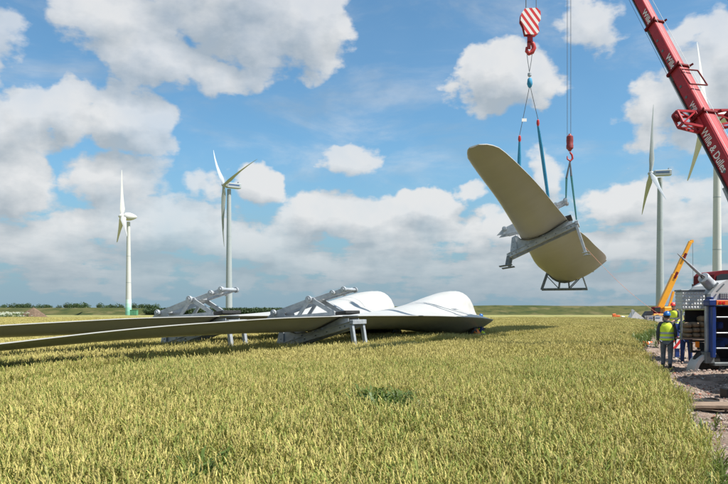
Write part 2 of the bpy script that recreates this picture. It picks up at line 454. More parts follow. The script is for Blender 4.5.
# ------------------------------------------------------------------ instancing of plants and stones (stuff)
def scatter(name, pts, protos):
    """pts: rows x, y, z, rot, tiltx, tilty, scale, index -> one object whose vertices carry instances of the prototype meshes"""
    P = np.array(pts, dtype=np.float32)
    me = bpy.data.meshes.new(name); me.vertices.add(len(P)); me.vertices.foreach_set('co', P[:, :3].ravel())
    a = me.attributes.new('rot', 'FLOAT_VECTOR', 'POINT'); a.data.foreach_set('vector', np.stack([P[:, 4], P[:, 5], P[:, 3]], 1).ravel().astype(np.float32))
    a = me.attributes.new('scl', 'FLOAT', 'POINT'); a.data.foreach_set('value', P[:, 6].copy())
    a = me.attributes.new('idx', 'INT', 'POINT'); a.data.foreach_set('value', P[:, 7].astype(np.int32))
    o = bpy.data.objects.new(name, me); COL.objects.link(o)
    g = bpy.data.node_groups.new(name + '_scatter', 'GeometryNodeTree')
    g.interface.new_socket('Geometry', in_out='INPUT', socket_type='NodeSocketGeometry')
    g.interface.new_socket('Geometry', in_out='OUTPUT', socket_type='NodeSocketGeometry')
    N, L = g.nodes, g.links
    gi, go = N.new('NodeGroupInput'), N.new('NodeGroupOutput')
    jn = N.new('GeometryNodeJoinGeometry')
    g2i = []
    for p in reversed(protos):
        oi = N.new('GeometryNodeObjectInfo'); oi.inputs['Object'].default_value = p; oi.inputs['As Instance'].default_value = True
        L.new(oi.outputs['Geometry'], jn.inputs[0])
    iop = N.new('GeometryNodeInstanceOnPoints')
    L.new(gi.outputs[0], iop.inputs['Points']); L.new(jn.outputs[0], iop.inputs['Instance'])
    iop.inputs['Pick Instance'].default_value = True
    for nm, typ, sock in (('rot', 'FLOAT_VECTOR', 'Rotation'), ('scl', 'FLOAT', 'Scale'), ('idx', 'INT', 'Instance Index')):
        at_ = N.new('GeometryNodeInputNamedAttribute'); at_.data_type = typ; at_.inputs['Name'].default_value = nm
        L.new(at_.outputs['Attribute'], iop.inputs[sock])
    L.new(iop.outputs[0], go.inputs[0])
    md = o.modifiers.new('scatter', 'NODES'); md.node_group = g
    return tag(o, kind='stuff')

def proto(name, bm, mats, smooth=False):
    me = bpy.data.meshes.new(name); bm.to_mesh(me); bm.free()
    for m in mats: me.materials.append(m)
    if smooth:
        for p in me.polygons: p.use_smooth = True
    return bpy.data.objects.new(name, me)       # never linked: only instanced

def strip(bm, pts, widths, side, mi):
    L = [bm.verts.new(Vector(p) - side * w) for p, w in zip(pts, widths)]
    Rr = [bm.verts.new(Vector(p) + side * w) for p, w in zip(pts, widths)]
    for k in range(len(pts) - 1):
        f = bm.faces.new((L[k], Rr[k], Rr[k + 1], L[k + 1])); f.material_index = mi

def ear(bm, base, d, ln, r, nside, rings, mi, rg):
    """one head of wheat: a lumpy spindle of paired grains"""
    x, y = frame_of(d); bend = (x * rg.uniform(-1, 1) + y * rg.uniform(-1, 1)) * .25
    rs = []
    for k in range(rings + 1):
        t = k / rings
        w = r * (math.sin(PI * min(1, .12 + t * .86)) ** .6) * (1 + (.10 if k % 2 else -.08))
        c = base + d * ln * t + bend * ln * t * t
        ph = .5 * (k % 2)
        rs.append([bm.verts.new(c + (x * math.cos(a) * w + y * math.sin(a) * w * .72)) for a in (2 * PI * (q + ph) / nside for q in range(nside))])
    n0 = len(bm.faces)
    for a, b in zip(rs, rs[1:]):
        for q in range(nside):
            f = bm.faces.new((a[q], a[(q + 1) % nside], b[(q + 1) % nside], b[q])); f.material_index = mi
    f = bm.faces.new(rs[-1]); f.material_index = mi

def wheat_clump(name, n, rad, lod, seed):
    rg = random.Random(seed); bm = NB()
    for k in range(n):
        px, py = rg.uniform(-rad, rad), rg.uniform(-rad, rad)
        h = rg.gauss(.66, .045); lean = Vector((rg.gauss(-.05, .09), rg.gauss(-.02, .09), 0))
        b = Vector((px, py, 0)); top = b + Vector((0, 0, h)) + lean * h
        mid = b + Vector((0, 0, h * .55)) + lean * h * .35
        a = rg.uniform(0, 2 * PI); side = Vector((math.cos(a), math.sin(a), 0))
        d = (Vector((0, 0, 1)) + lean * 2.2 + Vector((rg.gauss(0, .15), rg.gauss(0, .15), 0))).normalized()
        ln = rg.uniform(.075, .11)
        if lod == 0:
            strip(bm, [b + Vector((0, 0, .12)), mid, top], [.0017, .0017, .0013], side, 1)
            s2 = Vector((-side.y, side.x, 0)); strip(bm, [b + Vector((0, 0, .12)), mid, top], [.0017, .0017, .0013], s2, 1)
            ear(bm, top, d, ln, .0074, 5, 7, 0, rg)
            for q in range(3):
                z0 = h * rg.uniform(.5, .97); a2 = rg.uniform(0, 2 * PI); o = Vector((math.cos(a2), math.sin(a2), 0)); s3 = Vector((-o.y, o.x, 0))
                p0 = b + Vector((0, 0, z0)) + lean * z0 * .7; L = rg.uniform(.11, .20); up = rg.uniform(.6, 1.9)
                strip(bm, [p0, p0 + o * L * .35 + Vector((0, 0, L * .45 * up)), p0 + o * L * .75 + Vector((0, 0, L * .6 * up)), p0 + o * L * 1.05 + Vector((0, 0, L * .4 * up))], [.003, .0055, .0045, .0006], s3, 2)
        elif lod == 1:
            strip(bm, [b + Vector((0, 0, .25)), top], [.002, .0018], side, 1)
            ear(bm, top, d, ln, .0086, 4, 3, 0, rg)
            z0 = h * rg.uniform(.5, .86); a2 = rg.uniform(0, 2 * PI); o = Vector((math.cos(a2), math.sin(a2), 0)); s3 = Vector((-o.y, o.x, 0))
            p0 = b + Vector((0, 0, z0)); L = rg.uniform(.11, .2)
            strip(bm, [p0, p0 + o * L * .5 + Vector((0, 0, L * .6)), p0 + o * L + Vector((0, 0, L * .5))], [.004, .006, .001], s3, 2)
        else:
            ear(bm, top, d, ln * 1.15, .013, 3, 2, 0, rg)
            strip(bm, [b + Vector((0, 0, .3)), top], [.006, .005], side, 1 if k % 3 else 2)
    return proto(name, bm, [M['ear_near'], M['stem'], M['leaf']])

W0 = [wheat_clump('wheat_clump', 22, .19, 0, 10 + k) for k in range(9)]
W1 = [wheat_clump('wheat_clump', 21, .20, 1, 30 + k) for k in range(7)]
W2 = [wheat_clump('wheat_clump', 150, .56, 2, 50 + k) for k in range(4)]

# where the crop is thin: round the weed patches and where the cradles stand in it
THIN = [(.40, 9.2, .40, .55), (.40, 9.8, .42, .55), (.45, 10.3, .35, .7), (-1.3, 5.6, .25, .6), (-1.35, 6.0, .2, .7), (-2.2, 7.4, .2, .7), (2.0, 7.6, .22, .7), (3.0, 10.8, .3, .75), (-4.6, 12.6, .4, .75)]
TRAMPLE = []      # filled with (x, y, radius, height factor); see cradles below
TRAM_SHADE = [[(-9, 9.5), (-6.1, 11.8), (-5.7, 14.1), (-5.2, 17.9), (-3.5, 21.5), (-1.2, 24.6), (1.2, 27.6), (4.2, 30.7), (7.5, 35)], [(-16, 16), (-8.7, 20.0), (-7.2, 22.7), (-4.2, 26), (-1.0, 29)], [(4.0, 22.9), (4.9, 20.7), (6.2, 21.8), (6.7, 20.1), (7.3, 18.6)], [(31, 62), (34, 74), (29, 88)], [(2.2, 27.2), (4.9, 30), (8.8, 37), (10.6, 38.5), (12.6, 36.5)]]  # gaps cut in the wheat as tramlines and as stand-ins for shadow bands
TRAM_SHADE_W = [.36, .26, .40, .8, .55]
def tram_shade(x, y):
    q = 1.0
    for L_, w in zip(TRAM_SHADE, TRAM_SHADE_W):
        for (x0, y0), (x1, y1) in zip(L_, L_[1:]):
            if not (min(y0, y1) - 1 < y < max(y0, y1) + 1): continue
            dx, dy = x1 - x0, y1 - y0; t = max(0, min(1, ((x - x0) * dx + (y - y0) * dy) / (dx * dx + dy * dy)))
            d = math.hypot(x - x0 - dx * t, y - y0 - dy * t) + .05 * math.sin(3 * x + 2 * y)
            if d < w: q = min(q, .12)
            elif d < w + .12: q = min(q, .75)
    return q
def vnoise(x, y): return .5 * math.sin(x * .83 + 1.3 * math.sin(y * .37)) + .5 * math.sin(y * .61 + 1.7 * math.sin(x * .29 + 1))
def wheat_height(x, y):
    h = tram_shade(x, y) + .06 * vnoise(x, y) + .03 * vnoise(x * 3.1 + 5, y * 2.7)
    for cx, cy, r, f in THIN + TRAMPLE:
        q = ((x - cx) ** 2 + (y - cy) ** 2) / (r * r)
        if q < 1: h *= f + (1 - f) * q * q
    e = edge_x(y) - x
    if e < .5: h *= .86 + .28 * e
    return h
def wheat_points(y0, y1, step, nproto, lim, jit=.5):
    out = []; y = y0
    while y < y1:
        x0 = -lim[0] * y - lim[1]; x1 = min(edge_x(y), lim[0] * y + lim[1])
        x = x0 + rnd.random() * step
        while x < x1:
            px, py = x + rnd.uniform(-jit, jit) * step, y + rnd.uniform(-jit, jit) * step
            if px < edge_x(py) - .02:
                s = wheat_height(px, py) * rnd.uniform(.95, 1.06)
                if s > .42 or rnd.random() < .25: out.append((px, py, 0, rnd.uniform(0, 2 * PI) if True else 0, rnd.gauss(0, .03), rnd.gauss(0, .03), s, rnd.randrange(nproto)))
            x += step
        y += step
    return out

# ------------------------------------------------------------------ turbine blade lying / hanging (one mesh, three blades)
BS = [0, .35, 1.0, 1.8, 2.8, 4, 5.7, 8, 10.4, 14.5, 19.3, 24, 26.3, 28, 30.2, 31.4, 32, 32.2]
BP = [1.95, 2.2, 2.56, 2.80, 2.86, 2.74, 2.52, 2.24, 2.04, 1.5, 1.2, 1.0, .90, .82, .70, .58, .42, .16]
BZT = [-.36, -.40, -.43, -.41, -.33, -.27, -.22, -.16, -.135, -.11, -.15, -.30, -.42, -.55, -.68, -.76, -.80, -.81]
BL = [1.22, 1.24, 1.28, 1.34, 1.42, 1.47, 1.45, 1.34, 1.20, 1.0, .78, .59, .50, .45, .39, .33, .22, .10]
BZL = [0, 0, -.02, -.06, -.13, -.23, -.31, -.39, -.43, -.53, -.55, -.60, -.68, -.75, -.82, -.85, -.85, -.84]
BT = [2.4, 2.4, 2.36, 2.25, 2.05, 1.72, 1.32, .95, .72, .48, .30, .19, .15, .12, .08, .06, .04, .02]
bm = NB(); rings = []
stn = sorted(set(list(np.linspace(0, 32.2, 64)) + [.12, .35, .7, 1, 1.4, 1.8, 31.4, 31.8, 32.05]))
NA = 22
def smooth_interp(s, V):
    # light smoothing of the station table
    return sum(interp(s + o, BS, V) * w for o, w in ((-1.2, .15), (-.6, .22), (0, .26), (.6, .22), (1.2, .15))) if 1.8 < s < 30.5 else interp(s, BS, V)
for s in stn:
    te = Vector((-smooth_interp(s, BP), s, smooth_interp(s, BZT))); le = Vector((smooth_interp(s, BL), s, smooth_interp(s, BZL)))
    T = smooth_interp(s, BT); ch = te - le; nrm = Vector((0, 1, 0)).cross(ch).normalized()
    if nrm.z < 0: nrm = -nrm
    kx = .40; uf = interp(s, [0, 8, 18, 32], [.54, .5, .3, .25])
    up, dn = [], []
    for k in range(NA + 1):
        c = (1 - math.cos(PI * k / NA)) / 2
        f = math.sqrt(max(0, 1 - ((kx - c) / kx) ** 2)) if c < kx else (1 + math.cos(PI * (c - kx) / (1 - kx))) / 2
        kr = min(.5, 1.2 / ch.length); g = (1 - abs((c - kr) / kr) ** 2.0) if c < 2 * kr else 0
        g = max(math.sqrt(max(0, g)), .30 * (1 - c) ** .8 if c > kr else 0); wr = interp(s, [0, 1.5, 6], [1, .85, 0])
        fu = f * (1 - wr) + g * wr
        kd = .42; h_ = math.sqrt(max(0, 1 - ((kd - c) / kd) ** 2)) if c < kd else math.cos(PI / 2 * (c - kd) / (1 - kd)) ** .85 if c < .999 else 0
        wd = interp(s, [0, 5, 12], [1, .8, 0]); fd_ = f * (1 - wd) + h_ * wd
        base = le + ch * c
        up.append(base + nrm * (T * uf * fu + .012)); dn.append(base - nrm * (T * (1 - uf) * fd_ + .012))
    rings.append(up + list(reversed(dn)))
loft(bm, rings)
blade_me_o = build('turbine_blade', bm, M['blade'], smooth=50)
AX = Vector((-.4598, -.8880, 0)); XX = Vector((-.8880, .4598, 0))
def ground_mw(dx):
    m = Matrix((XX, AX, Vector((0, 0, 1)))).transposed().to_4x4(); m.translation = Vector((5.1 + dx, 39.5, 1.85)); return m
HV = [14.117, 49.193, 5.15, 2.784, .064, .142]
hang_mw = Matrix.Translation(HV[:3]) @ Matrix.Rotation(HV[3], 4, 'Z') @ Matrix.Rotation(HV[4], 4, 'X') @ Matrix.Rotation(HV[5], 4, 'Y')
GA, GB = ground_mw(0), ground_mw(-4.4)

tag(blade_me_o, 'rotor blade on the wheat in front, its white root nearest the crouching workers', 'rotor blade', 'rotor blades')
blade_me_o.matrix_world = GA
blade_b = dup(blade_me_o, 'rotor blade on the wheat at left, half hidden behind the other lying blade', mw=GB)
blade_h = dup(blade_me_o, 'olive looking rotor blade hanging in the air from the crane slings', mw=hang_mw)

# ------------------------------------------------------------------ transport cradle (frame) built in blade coordinates around s = 15
def cradle(mw, s0, label):
    t = thing('transport_cradle', label, 'transport cradle', group='galvanised blade cradles')
    t.matrix_world = mw @ Matrix.Translation((0, s0, -1.85))
    Z = 1.85
    P = lambda x, z, y=0: Vector((x, y, z + Z))
    for y in (-.42, .42):
        b = NB(); bar(b, P(1.62, -1.38, y), P(-1.78, -.40, y), .13, .20, bev=.012); bar(b, P(1.62, -1.27, y), P(-1.78, -.29, y), .22, .025); build('beam', b, M['galv'], t)
        b = NB()
        prism(b, [(1.52, -1.30), (1.33, -.50), (1.12, -.42), (.92, -.62), (.6, -.80), (.1, -.74), (-.6, -.48), (-1.25, -.22), (-1.6, -.20), (-1.6, -.40)], lambda u, v, q: P(u, v, q), y * .93 - .018, y * .93 + .018)
        build('web_plate', b, M['galv'], t)
        b = NB(); bar(b, P(-1.74, -.42, y), P(-1.98, -1.82, y), .15, .13, up=(1, 0, 0), bev=.01); o = build('leg', b, M['galv'], t)
        b = NB(); box(b, P(-2.0, -1.83, y), (.34, .30, .035)); build('foot_plate', b, M['galv'], o)
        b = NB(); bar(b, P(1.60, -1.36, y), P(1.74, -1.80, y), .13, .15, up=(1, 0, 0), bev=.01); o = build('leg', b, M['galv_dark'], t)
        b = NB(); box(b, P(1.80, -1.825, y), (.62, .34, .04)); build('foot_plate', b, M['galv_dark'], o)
        b = NB(); sg = 1 if y > 0 else -1
        for q in (.06, .12, .3, .42, .56, .7, .86, .92):
            c_ = P(1.62, -1.38, y).lerp(P(-1.78, -.40, y), q) + Vector((0, sg * .065, 0)); lathe(b, [(.028, -.005), (.028, .022), (.015, .03)], 6, c_, Vector((0, sg, 0)))
        for x_, z_ in ((1.3, -.75), (1.3, -1.0), (.7, -.95), (0, -.8), (-.7, -.6)):
            lathe(b, [(.022, -.005), (.022, .02)], 6, P(x_, z_, y * .93 + sg * .018), Vector((0, sg, 0)))
        tag(build('bolt', b, M['galv_dark'], t), kind='stuff')
        for x_ in (1.15, .35, -.5):
            zt = interp(x_, [-1.25, -.6, .1, .6, .92, 1.12], [-.24, -.5, -.76, -.82, -.64, -.5]); zb = -1.38 + (1.62 - x_) / 3.4 * .98 + .12
            b = NB(); box(b, P(x_, (zt + zb) / 2, y * .93 + sg * .05), (.02, .07, max(.05, zt - zb - .02))); build('gusset', b, M['galv'], t)
        # upper side plate with its cut-out: an outer rail, a lower rail and a diagonal
        b = NB()
        prism(b, [(2.05, -.26), (1.72, .02), (1.5, .09), (.12, .52), (-.12, .56), (-.22, .42), (.05, .33), (1.2, -.02), (1.15, -.14), (.2, -.06), (-.1, .10), (-.3, .10), (-.95, -.10), (-1.0, -.2), (.3, -.22)][:9] + [(1.5, -.26)], lambda u, v, q: P(u, v, q), y * .8 - .02, y * .8 + .02)
        build('clamp_plate', b, M['galv'], t)
        b = NB(); bar(b, P(1.55, -.22, y * .8), P(-1.0, -.02, y * .8), .05, .12); build('clamp_rail', b, M['galv'], t)
        b = NB(); bar(b, P(-.05, .46, y * .8), P(-.92, -.0, y * .8), .07, .16); bar(b, P(.15, .40, y * .8), P(.55, -.12, y * .8), .06, .12); build('clamp_strut', b, M['galv'], t)
        b = NB(); bar(b, P(.15, .42, y * .62), P(-1.42, .84, y * .62), .09, .17, bev=.012); build('lifting_arm', b, M['galv'], t)
    for (x, z, r) in ((-1.42, .84, .105), (-.95, .72, .10), (.05, .50, .125), (1.62, .0, .115), (-.15, -.62, .10)):
        b = NB(); lathe(b, [(r * .5, -.53), (r * .5, -.49), (r * .96, -.488), (r, -.475), (r, -.40), (r * .6, -.398), (r * .6, .398), (r, .40), (r, .475), (r * .96, .488), (r * .5, .49), (r * .5, .53)], 16, P(x, z), Vector((0, 1, 0)))
        build('cross_pin', b, M['galv'], t, smooth=True)
    b = NB(); box(b, P(-1.78, -.33), (.16, 1.05, .16), bev=.01); build('end_beam', b, M['galv'], t)
    b = NB(); box(b, P(1.60, -1.32), (.14, 1.0, .14), bev=.01); build('end_beam', b, M['galv'], t)
    b = NB(); box(b, P(-1.36, .0), (.46, 1.06, .12), Euler((0, .12, 0)), bev=.02); build('rubber_pad', b, M['rubber'], t)
    b = NB(); box(b, P(.0, .44), (.5, .62, .10), Euler((0, .28, 0)), bev=.02); build('clamp_head', b, M['galv'], t)
    # webbing round the blade belly
    for y in (.52,):
        b = NB(); pts = [(-1.42, -.10), (-1.0, -.30), (-.5, -.52), (.1, -.71), (.55, -.745), (.9, -.66), (1.02, -.5), (.98, -.38)]
        prs = [(P(x, z - .012, y - .045), P(x, z - .012, y + .045)) for x, z in pts]
        va = [(b.verts.new(p), b.verts.new(q)) for p, q in prs]
        vb = [(b.verts.new(p + Vector((0, 0, -.022))), b.verts.new(q + Vector((0, 0, -.022)))) for p, q in prs]
        for k in range(len(pts) - 1):
            b.faces.new((va[k][0], va[k][1], va[k + 1][1], va[k + 1][0])); b.faces.new((vb[k][0], vb[k][1], vb[k + 1][1], vb[k + 1][0]))
            b.faces.new((va[k][0], vb[k][0], vb[k + 1][0], va[k + 1][0])); b.faces.new((va[k][1], vb[k][1], vb[k + 1][1], va[k + 1][1]))
        build('belly_strap', b, M['rubber'], t)
    return t
cr_a = cradle(GA, 15.0, 'galvanised steel cradle clamping the front lying blade, nearest its white root')
cr_b = dup(cr_a, 'galvanised steel cradle clamping the rear lying blade, left of the other cradle', mw=GB @ Matrix.Translation((0, 15, -1.85)))
cr_h = dup(cr_a, 'galvanised steel clamp frame round the blade hanging in the air', mw=hang_mw @ Matrix.Translation((0, 15.85, -1.85)))
for gm in (GA, GB):
    for x, y, r, f in ((1.75, 14.9, .75, .35), (1.6, 15.9, .8, .45), (1.0, 16.2, .6, .6), (-1.95, 15.6, .5, .62), (-1.95, 16.2, .5, .7), (.3, 15.5, .7, .7)):
        p = gm @ Vector((x, y, 0)); TRAMPLE.append((p.x, p.y, r, f))

def root_trestle(mw, label):
    t = thing('root_trestle', label, 'root trestle', group='steel trestles under the blade roots')
    t.matrix_world = mw @ Matrix.Rotation(-.142, 4, 'Y') @ Matrix.Translation((0, .55, -1.85)); Z = 1.85
    P = lambda x, z, y=0: Vector((x, y, z + Z))
    for y in (-.35, .35):
        b = NB(); bar(b, P(1.55, -1.80, y), P(-1.55, -1.80, y), .10, .10); build('base_bar', b, M['galv_dark'], t)
        for sx in (-1, 1):
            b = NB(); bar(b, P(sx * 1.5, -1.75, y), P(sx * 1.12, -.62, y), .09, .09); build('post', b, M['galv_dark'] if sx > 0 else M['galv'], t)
            b = NB(); bar(b, P(sx * .35, -1.75, y), P(sx * 1.18, -.85, y), .06, .06); build('brace', b, M['galv_dark'], t)
            b = NB(); bar(b, P(sx * .35, -1.75, y), P(sx * .30, -1.28, y), .06, .06); build('brace', b, M['galv_dark'], t)
        b = NB()
        tube(b, [P(1.30 * math.cos(a), 1.30 * math.sin(a), y) for a in [PI + PI * k / 14 for k in range(2, 13)]], .05, 6); build('saddle', b, M['galv_dark'], t)
    for x in (1.5, -1.5, .35, -.35):
        b = NB(); bar(b, P(x, -1.78, -.30), P(x, -1.78, .30), .07, .07); build('cross_bar', b, M['galv_dark'], t)
    b = NB(); bar(b, P(-1.15, -.72, -.1), P(-1.95, -.55, -.1), .12, .12, bev=.01); build('outrigger_arm', b, M['galv'], t)
    return t
tr_h = root_trestle(hang_mw, 'dark steel trestle carried under the root of the hanging blade')
tr_a = dup(tr_h, 'dark steel trestle in the wheat under the root of the front lying blade', mw=GA @ Matrix.Translation((0, .55, -1.85)))
tr_b = dup(tr_h, 'dark steel trestle in the wheat under the root of the rear lying blade', mw=GB @ Matrix.Translation((0, .55, -1.85)))

# ------------------------------------------------------------------ wind turbines
def blade_sections(bm, L, root_r, chord, twist0, curve, egg=False):
    """rotor blade along +Z, chord in x, thickness in y; curve bends it towards -y (prebend) """
    prof = [(0, root_r * 2, 1.0), (.04, root_r * 2, 1.0), (.12, chord * .8, .55), (.2, chord, .32), (.35, chord * .78, .24), (.55, chord * .52, .2), (.75, chord * .34, .18), (.9, chord * .2, .16), (.985, chord * .1, .15), (1.0, chord * .03, .2)]
    if egg: prof = [(0, root_r * 2, 1), (.05, root_r * 2.0, .9), (.10, chord, .4), (.16, chord * 1.12, .28), (.3, chord * .86, .22), (.5, chord * .62, .18), (.75, chord * .42, .16), (.93, chord * .3, .15), (1, chord * .12, .15)]
    rings = []
    for t, c, th in prof:
        tw = twist0 * (1 - t) ** 1.5; r = []
        for k in range(12):
            a = 2 * PI * k / 12
            x = math.cos(a) * c / 2 - (c * .18 if th < .9 else 0); y = math.sin(a) * c / 2 * th * (1 if math.cos(a) < 0.2 else .55)
            if th < .9: x, y = x, y
            r.append(Vector((x * math.cos(tw) - y * math.sin(tw), x * math.sin(tw) + y * math.cos(tw) + curve * t * t, t * L)))
        rings.append(r)
    loft(bm, rings)

def turbine(label, base, hub, axis, rotor, L, tower_r, style, phase, mats, group):
    """base: tower foot; hub: rotor centre; axis: unit vector the rotor faces (out of the nose)"""
    t = thing('wind_turbine', label, 'wind turbine', base, 0, group)
    inv = Vector(base)
    mt = mats[0]; ax = Vector(axis).normalized()
    H = hub.z - base[2]
    yaw = math.atan2(ax.y, ax.x)
    b = NB(); r0, r1 = tower_r
    if style == 'egg':
        lathe(b, [(r0, H * .16), (r0 * .93, H * .3), (r1 * 1.05, H * .95)], 28); build('tower', b, mt, t, smooth=True)
        for k in range(4):
            b = NB(); g0, g1 = H * (.16 * k / 4), H * (.16 * (k + 1) / 4)
            q = r0 * (1.14 - .14 * k / 4)
            lathe(b, [(q, g0), (q * .985, g1 - .002)], 28); build('tower_ring', b, mats[1 + k], t, smooth=True)
        for zz in (.33, .6):
            b = NB(); rr = interp(zz, [.16, .3, .95], [r0, r0 * .93, r1 * 1.05]); lathe(b, [(rr * 1.02, H * zz), (rr * 1.02, H * zz + H * .004)], 28); build('flange', b, M['grey_turbine'], t, smooth=True)
    else:
        lathe(b, [(r0, 0), (r0 * .97, H * .1), (r1, H * .975)], 28); build('tower', b, mt, t, smooth=True)
        for zz in (.28, .6):
            b = NB(); rr = r0 + (r1 - r0) * zz; lathe(b, [(rr * 1.015, H * zz), (rr * 1.015, H * zz + .18)], 28); build('flange', b, mt, t, smooth=True)
    hv = hub - inv
    rot = Matrix.Rotation(yaw, 4, 'Z')
    T = lambda p: hv + (rot @ Vector(p))
    S = L / 40.0
    if style == 'egg':
        k = L / 16.0
        b = NB(); lathe(b, [(.05, .0), (.75 * k, -.15 * k), (1.25 * k, -.7 * k), (1.42 * k, -1.5 * k), (1.35 * k, -2.3 * k), (1.0 * k, -3.4 * k), (.5 * k, -4.3 * k), (.08, -4.7 * k)], 24, T((.8 * k, 0, 0)), ax); build('nacelle', b, mt, t, smooth=True)
        b = NB(); lathe(b, [(1.02 * k, -.25 * k), (1.0 * k, .3 * k), (.75 * k, .9 * k), (.35 * k, 1.35 * k), (.03, 1.5 * k)], 24, T((.9 * k, 0, 0)), ax); build('hub', b, mt, t, smooth=True)
        hubc = T((1.3 * k, 0, 0)); rr0 = .42 * k; chord = 1.75 * k
    else:
        b = NB()
        def ringx(x, w, z0, z1, e=.35):
            return [T((x, -w, z0 + e)), T((x, -w + e, z0)), T((x, w - e, z0)), T((x, w, z0 + e)), T((x, w, z1 - e)), T((x, w - e, z1)), T((x, -w + e, z1)), T((x, -w, z1 - e))]
        loft(b, [ringx(-.6, 1.2, -1.2, 1.3), ringx(-1.6, 1.75, -1.75, 1.8), ringx(-10.2, 1.75, -1.7, 2.0), ringx(-11.2, 1.6, -1.5, 1.9)])
        n = build('nacelle', b, mt, t)
        for sy in (-1, 1):
            b = NB(); rm = rot.to_3x3(); box(b, T((-5.9, sy * 1.775, .35)), (8.0, .05, 1.0), rm); build('side_stripe', b, M['blue_stripe'], n)
        b = NB(); box(b, T((-9.6, 0, 2.5)), (.25, 2.4, 1.0), rot.to_3x3()); build('cooler', b, mt, n)
        b = NB(); tube(b, [T((-10.6, .5, 1.9)), T((-10.6, .5, 3.4))], .06, 6); build('wind_mast', b, mt, n)
        b = NB(); lathe(b, [(1.35, -1.0), (1.6, -.2), (1.55, .6), (1.15, 1.5), (.5, 2.1), (.03, 2.3)], 24, T((.3, 0, 0)), ax); build('hub', b, mt, t, smooth=True)
        hubc = T((.8, 0, 0)); rr0 = .95; chord = 3.3
    u = Vector((0, 0, 1)); side = ax.cross(u).normalized()      # rotor plane basis
    for k in range(3):
        a = phase + k * 2 * PI / 3
        zdir = (u * math.cos(a) + side * math.sin(a)).normalized(); xdir = zdir.cross(ax).normalized()
        b = NB(); blade_sections(b, L, rr0, chord, rotor['twist'], 0, style == 'egg')
        # prebend away from the tower, feathering angle
        th = rotor['pitch']
        for v in b.verts:
            c = v.co; x = c.x * math.cos(th) - c.y * math.sin(th); y = c.x * math.sin(th) + c.y * math.cos(th)
            q = c.z / L
            v.co = hubc + zdir * c.z + xdir * (x + rotor['sweep'] * q * q) + ax * (y + rotor['bend'] * q * q)
        build('rotor_blade', b, rotor.get('mat', mt), t, smooth=60)
    return t
GREENS = [mat('tower_ring_green', c, .5) for c in ((.20, .48, .36), (.30, .57, .46), (.45, .67, .58), (.60, .75, .70))]
d = 262.0; b0 = at(128.5, 310, d); hub = at(125.5, 216.5, d - 1.5)
turbine('small white turbine at far left with an egg shaped nacelle and green tower foot', (b0.x, d, 0), hub, (-.90, -.436, 0), dict(twist=.5, pitch=.75, sweep=0, bend=0), 17.2, (1.02, .58), 'egg', math.radians(-1), [M['white']] + GREENS, 'egg nacelle turbines')
d = 480.0; b0 = at(229, 310, d); hub = at(225, 185, d - 4)
turbine('grey turbine with a boxy nacelle behind the rear cradle, two blades raised in a V', (b0.x, d, 0), hub, (-.82, -.57, 0), dict(twist=.2, pitch=1.42, sweep=0, bend=-5.0), 42.5, (2.25, 1.35), 'box', math.radians(165), [M['grey_turbine']], 'grey boxy nacelle turbines')
d = 440.0; b0 = at(660, 310, d); hub = at(652, 173.5, d - 3)
turbine('grey turbine with a boxy nacelle right of the hanging blade', (b0.x, d, 0), hub, (-.98, .20, 0), dict(twist=.3, pitch=1.2, sweep=0, bend=-1.5), 43, (2.5, 1.5), 'box', math.radians(-1), [M['grey_turbine']], 'grey boxy nacelle turbines')
d = 345.0; b0 = at(717, 310, d); hub = at(711, 118, d - 4)
turbine('large white turbine at far right, its hub hidden behind the red crane boom', (b0.x, d, 0), hub, (-.965, .26, 0), dict(twist=.5, pitch=.55, sweep=0, bend=2.0), 40, (2.15, 1.4), 'egg', math.radians(8), [M['white']] + GREENS, 'egg nacelle turbines')
# transformer kiosk beside the left turbine
p = at(134, 313.5, 258)
t = thing('transformer_kiosk', 'small green transformer kiosk at the foot of the far left white turbine', 'kiosk', (p.x, 258, 0))
b = NB(); box(b, (0, 0, .95), (2.5, 1.8, 1.9), bev=.03); k0 = build('housing', b, M['kiosk'], t)
b = NB(); box(b, (0, 0, 1.97), (2.7, 2.0, .14), bev=.02); build('roof', b, M['kiosk'], t)
for x in (-.6, .6):
    b = NB(); box(b, (x, -.915, .95), (1.05, .03, 1.6)); dr = build('door', b, M['kiosk'], t)
    b = NB(); box(b, (x * .35, -.95, 1.0), (.06, .04, .2)); build('handle', b, M['black'], dr)

# ------------------------------------------------------------------ red crane boom
P1 = Vector((10.25, 26, 13.5)); HEAD = Vector((7.84, 32.3, 25.5)); UB = (HEAD - P1).normalized()
def boom_pt(s): return P1 + (HEAD - P1) * s       # s grows towards the head
NT = (Vector((0, 0, 1)) - UB * UB.z).normalized(); NS = (-UB).cross(NT).normalized()
base_pt = boom_pt(-.98)
crane = thing('mobile_crane', 'red telescopic crane boom with white lettering slanting across the top right of the sky', 'crane', (base_pt.x + .2, base_pt.y - .6, 0))
cinv = -Vector(crane.location)
def boom_y_to_s(y):
    lo, hi = -1.2, 1.0
    for _ in range(50):
        m_ = (lo + hi) / 2; p = boom_pt(m_); yy = HY - (p.z - CAMZ) * F / p.y
        if yy > y: lo = m_
        else: hi = m_
    return lo
SEC = [(-.98, boom_y_to_s(118), .50), (boom_y_to_s(118) - .02, boom_y_to_s(71), .43), (boom_y_to_s(71) - .02, boom_y_to_s(26), .37), (boom_y_to_s(26) - .02, .55, .32), (.53, .97, .27)]
def boom_section(bm, a, b, w):
    hw, hh = w * .5, w * .56
    prof = [(-hw, hh * .86), (-hw * .86, hh), (hw * .86, hh), (hw, hh * .86), (hw, -hh * .55), (hw * .6, -hh), (-hw * .6, -hh), (-hw, -hh * .55)]
    loft(bm, [[p + cinv + NS * u + NT * v for u, v in prof] for p in (boom_pt(a), boom_pt(b))])
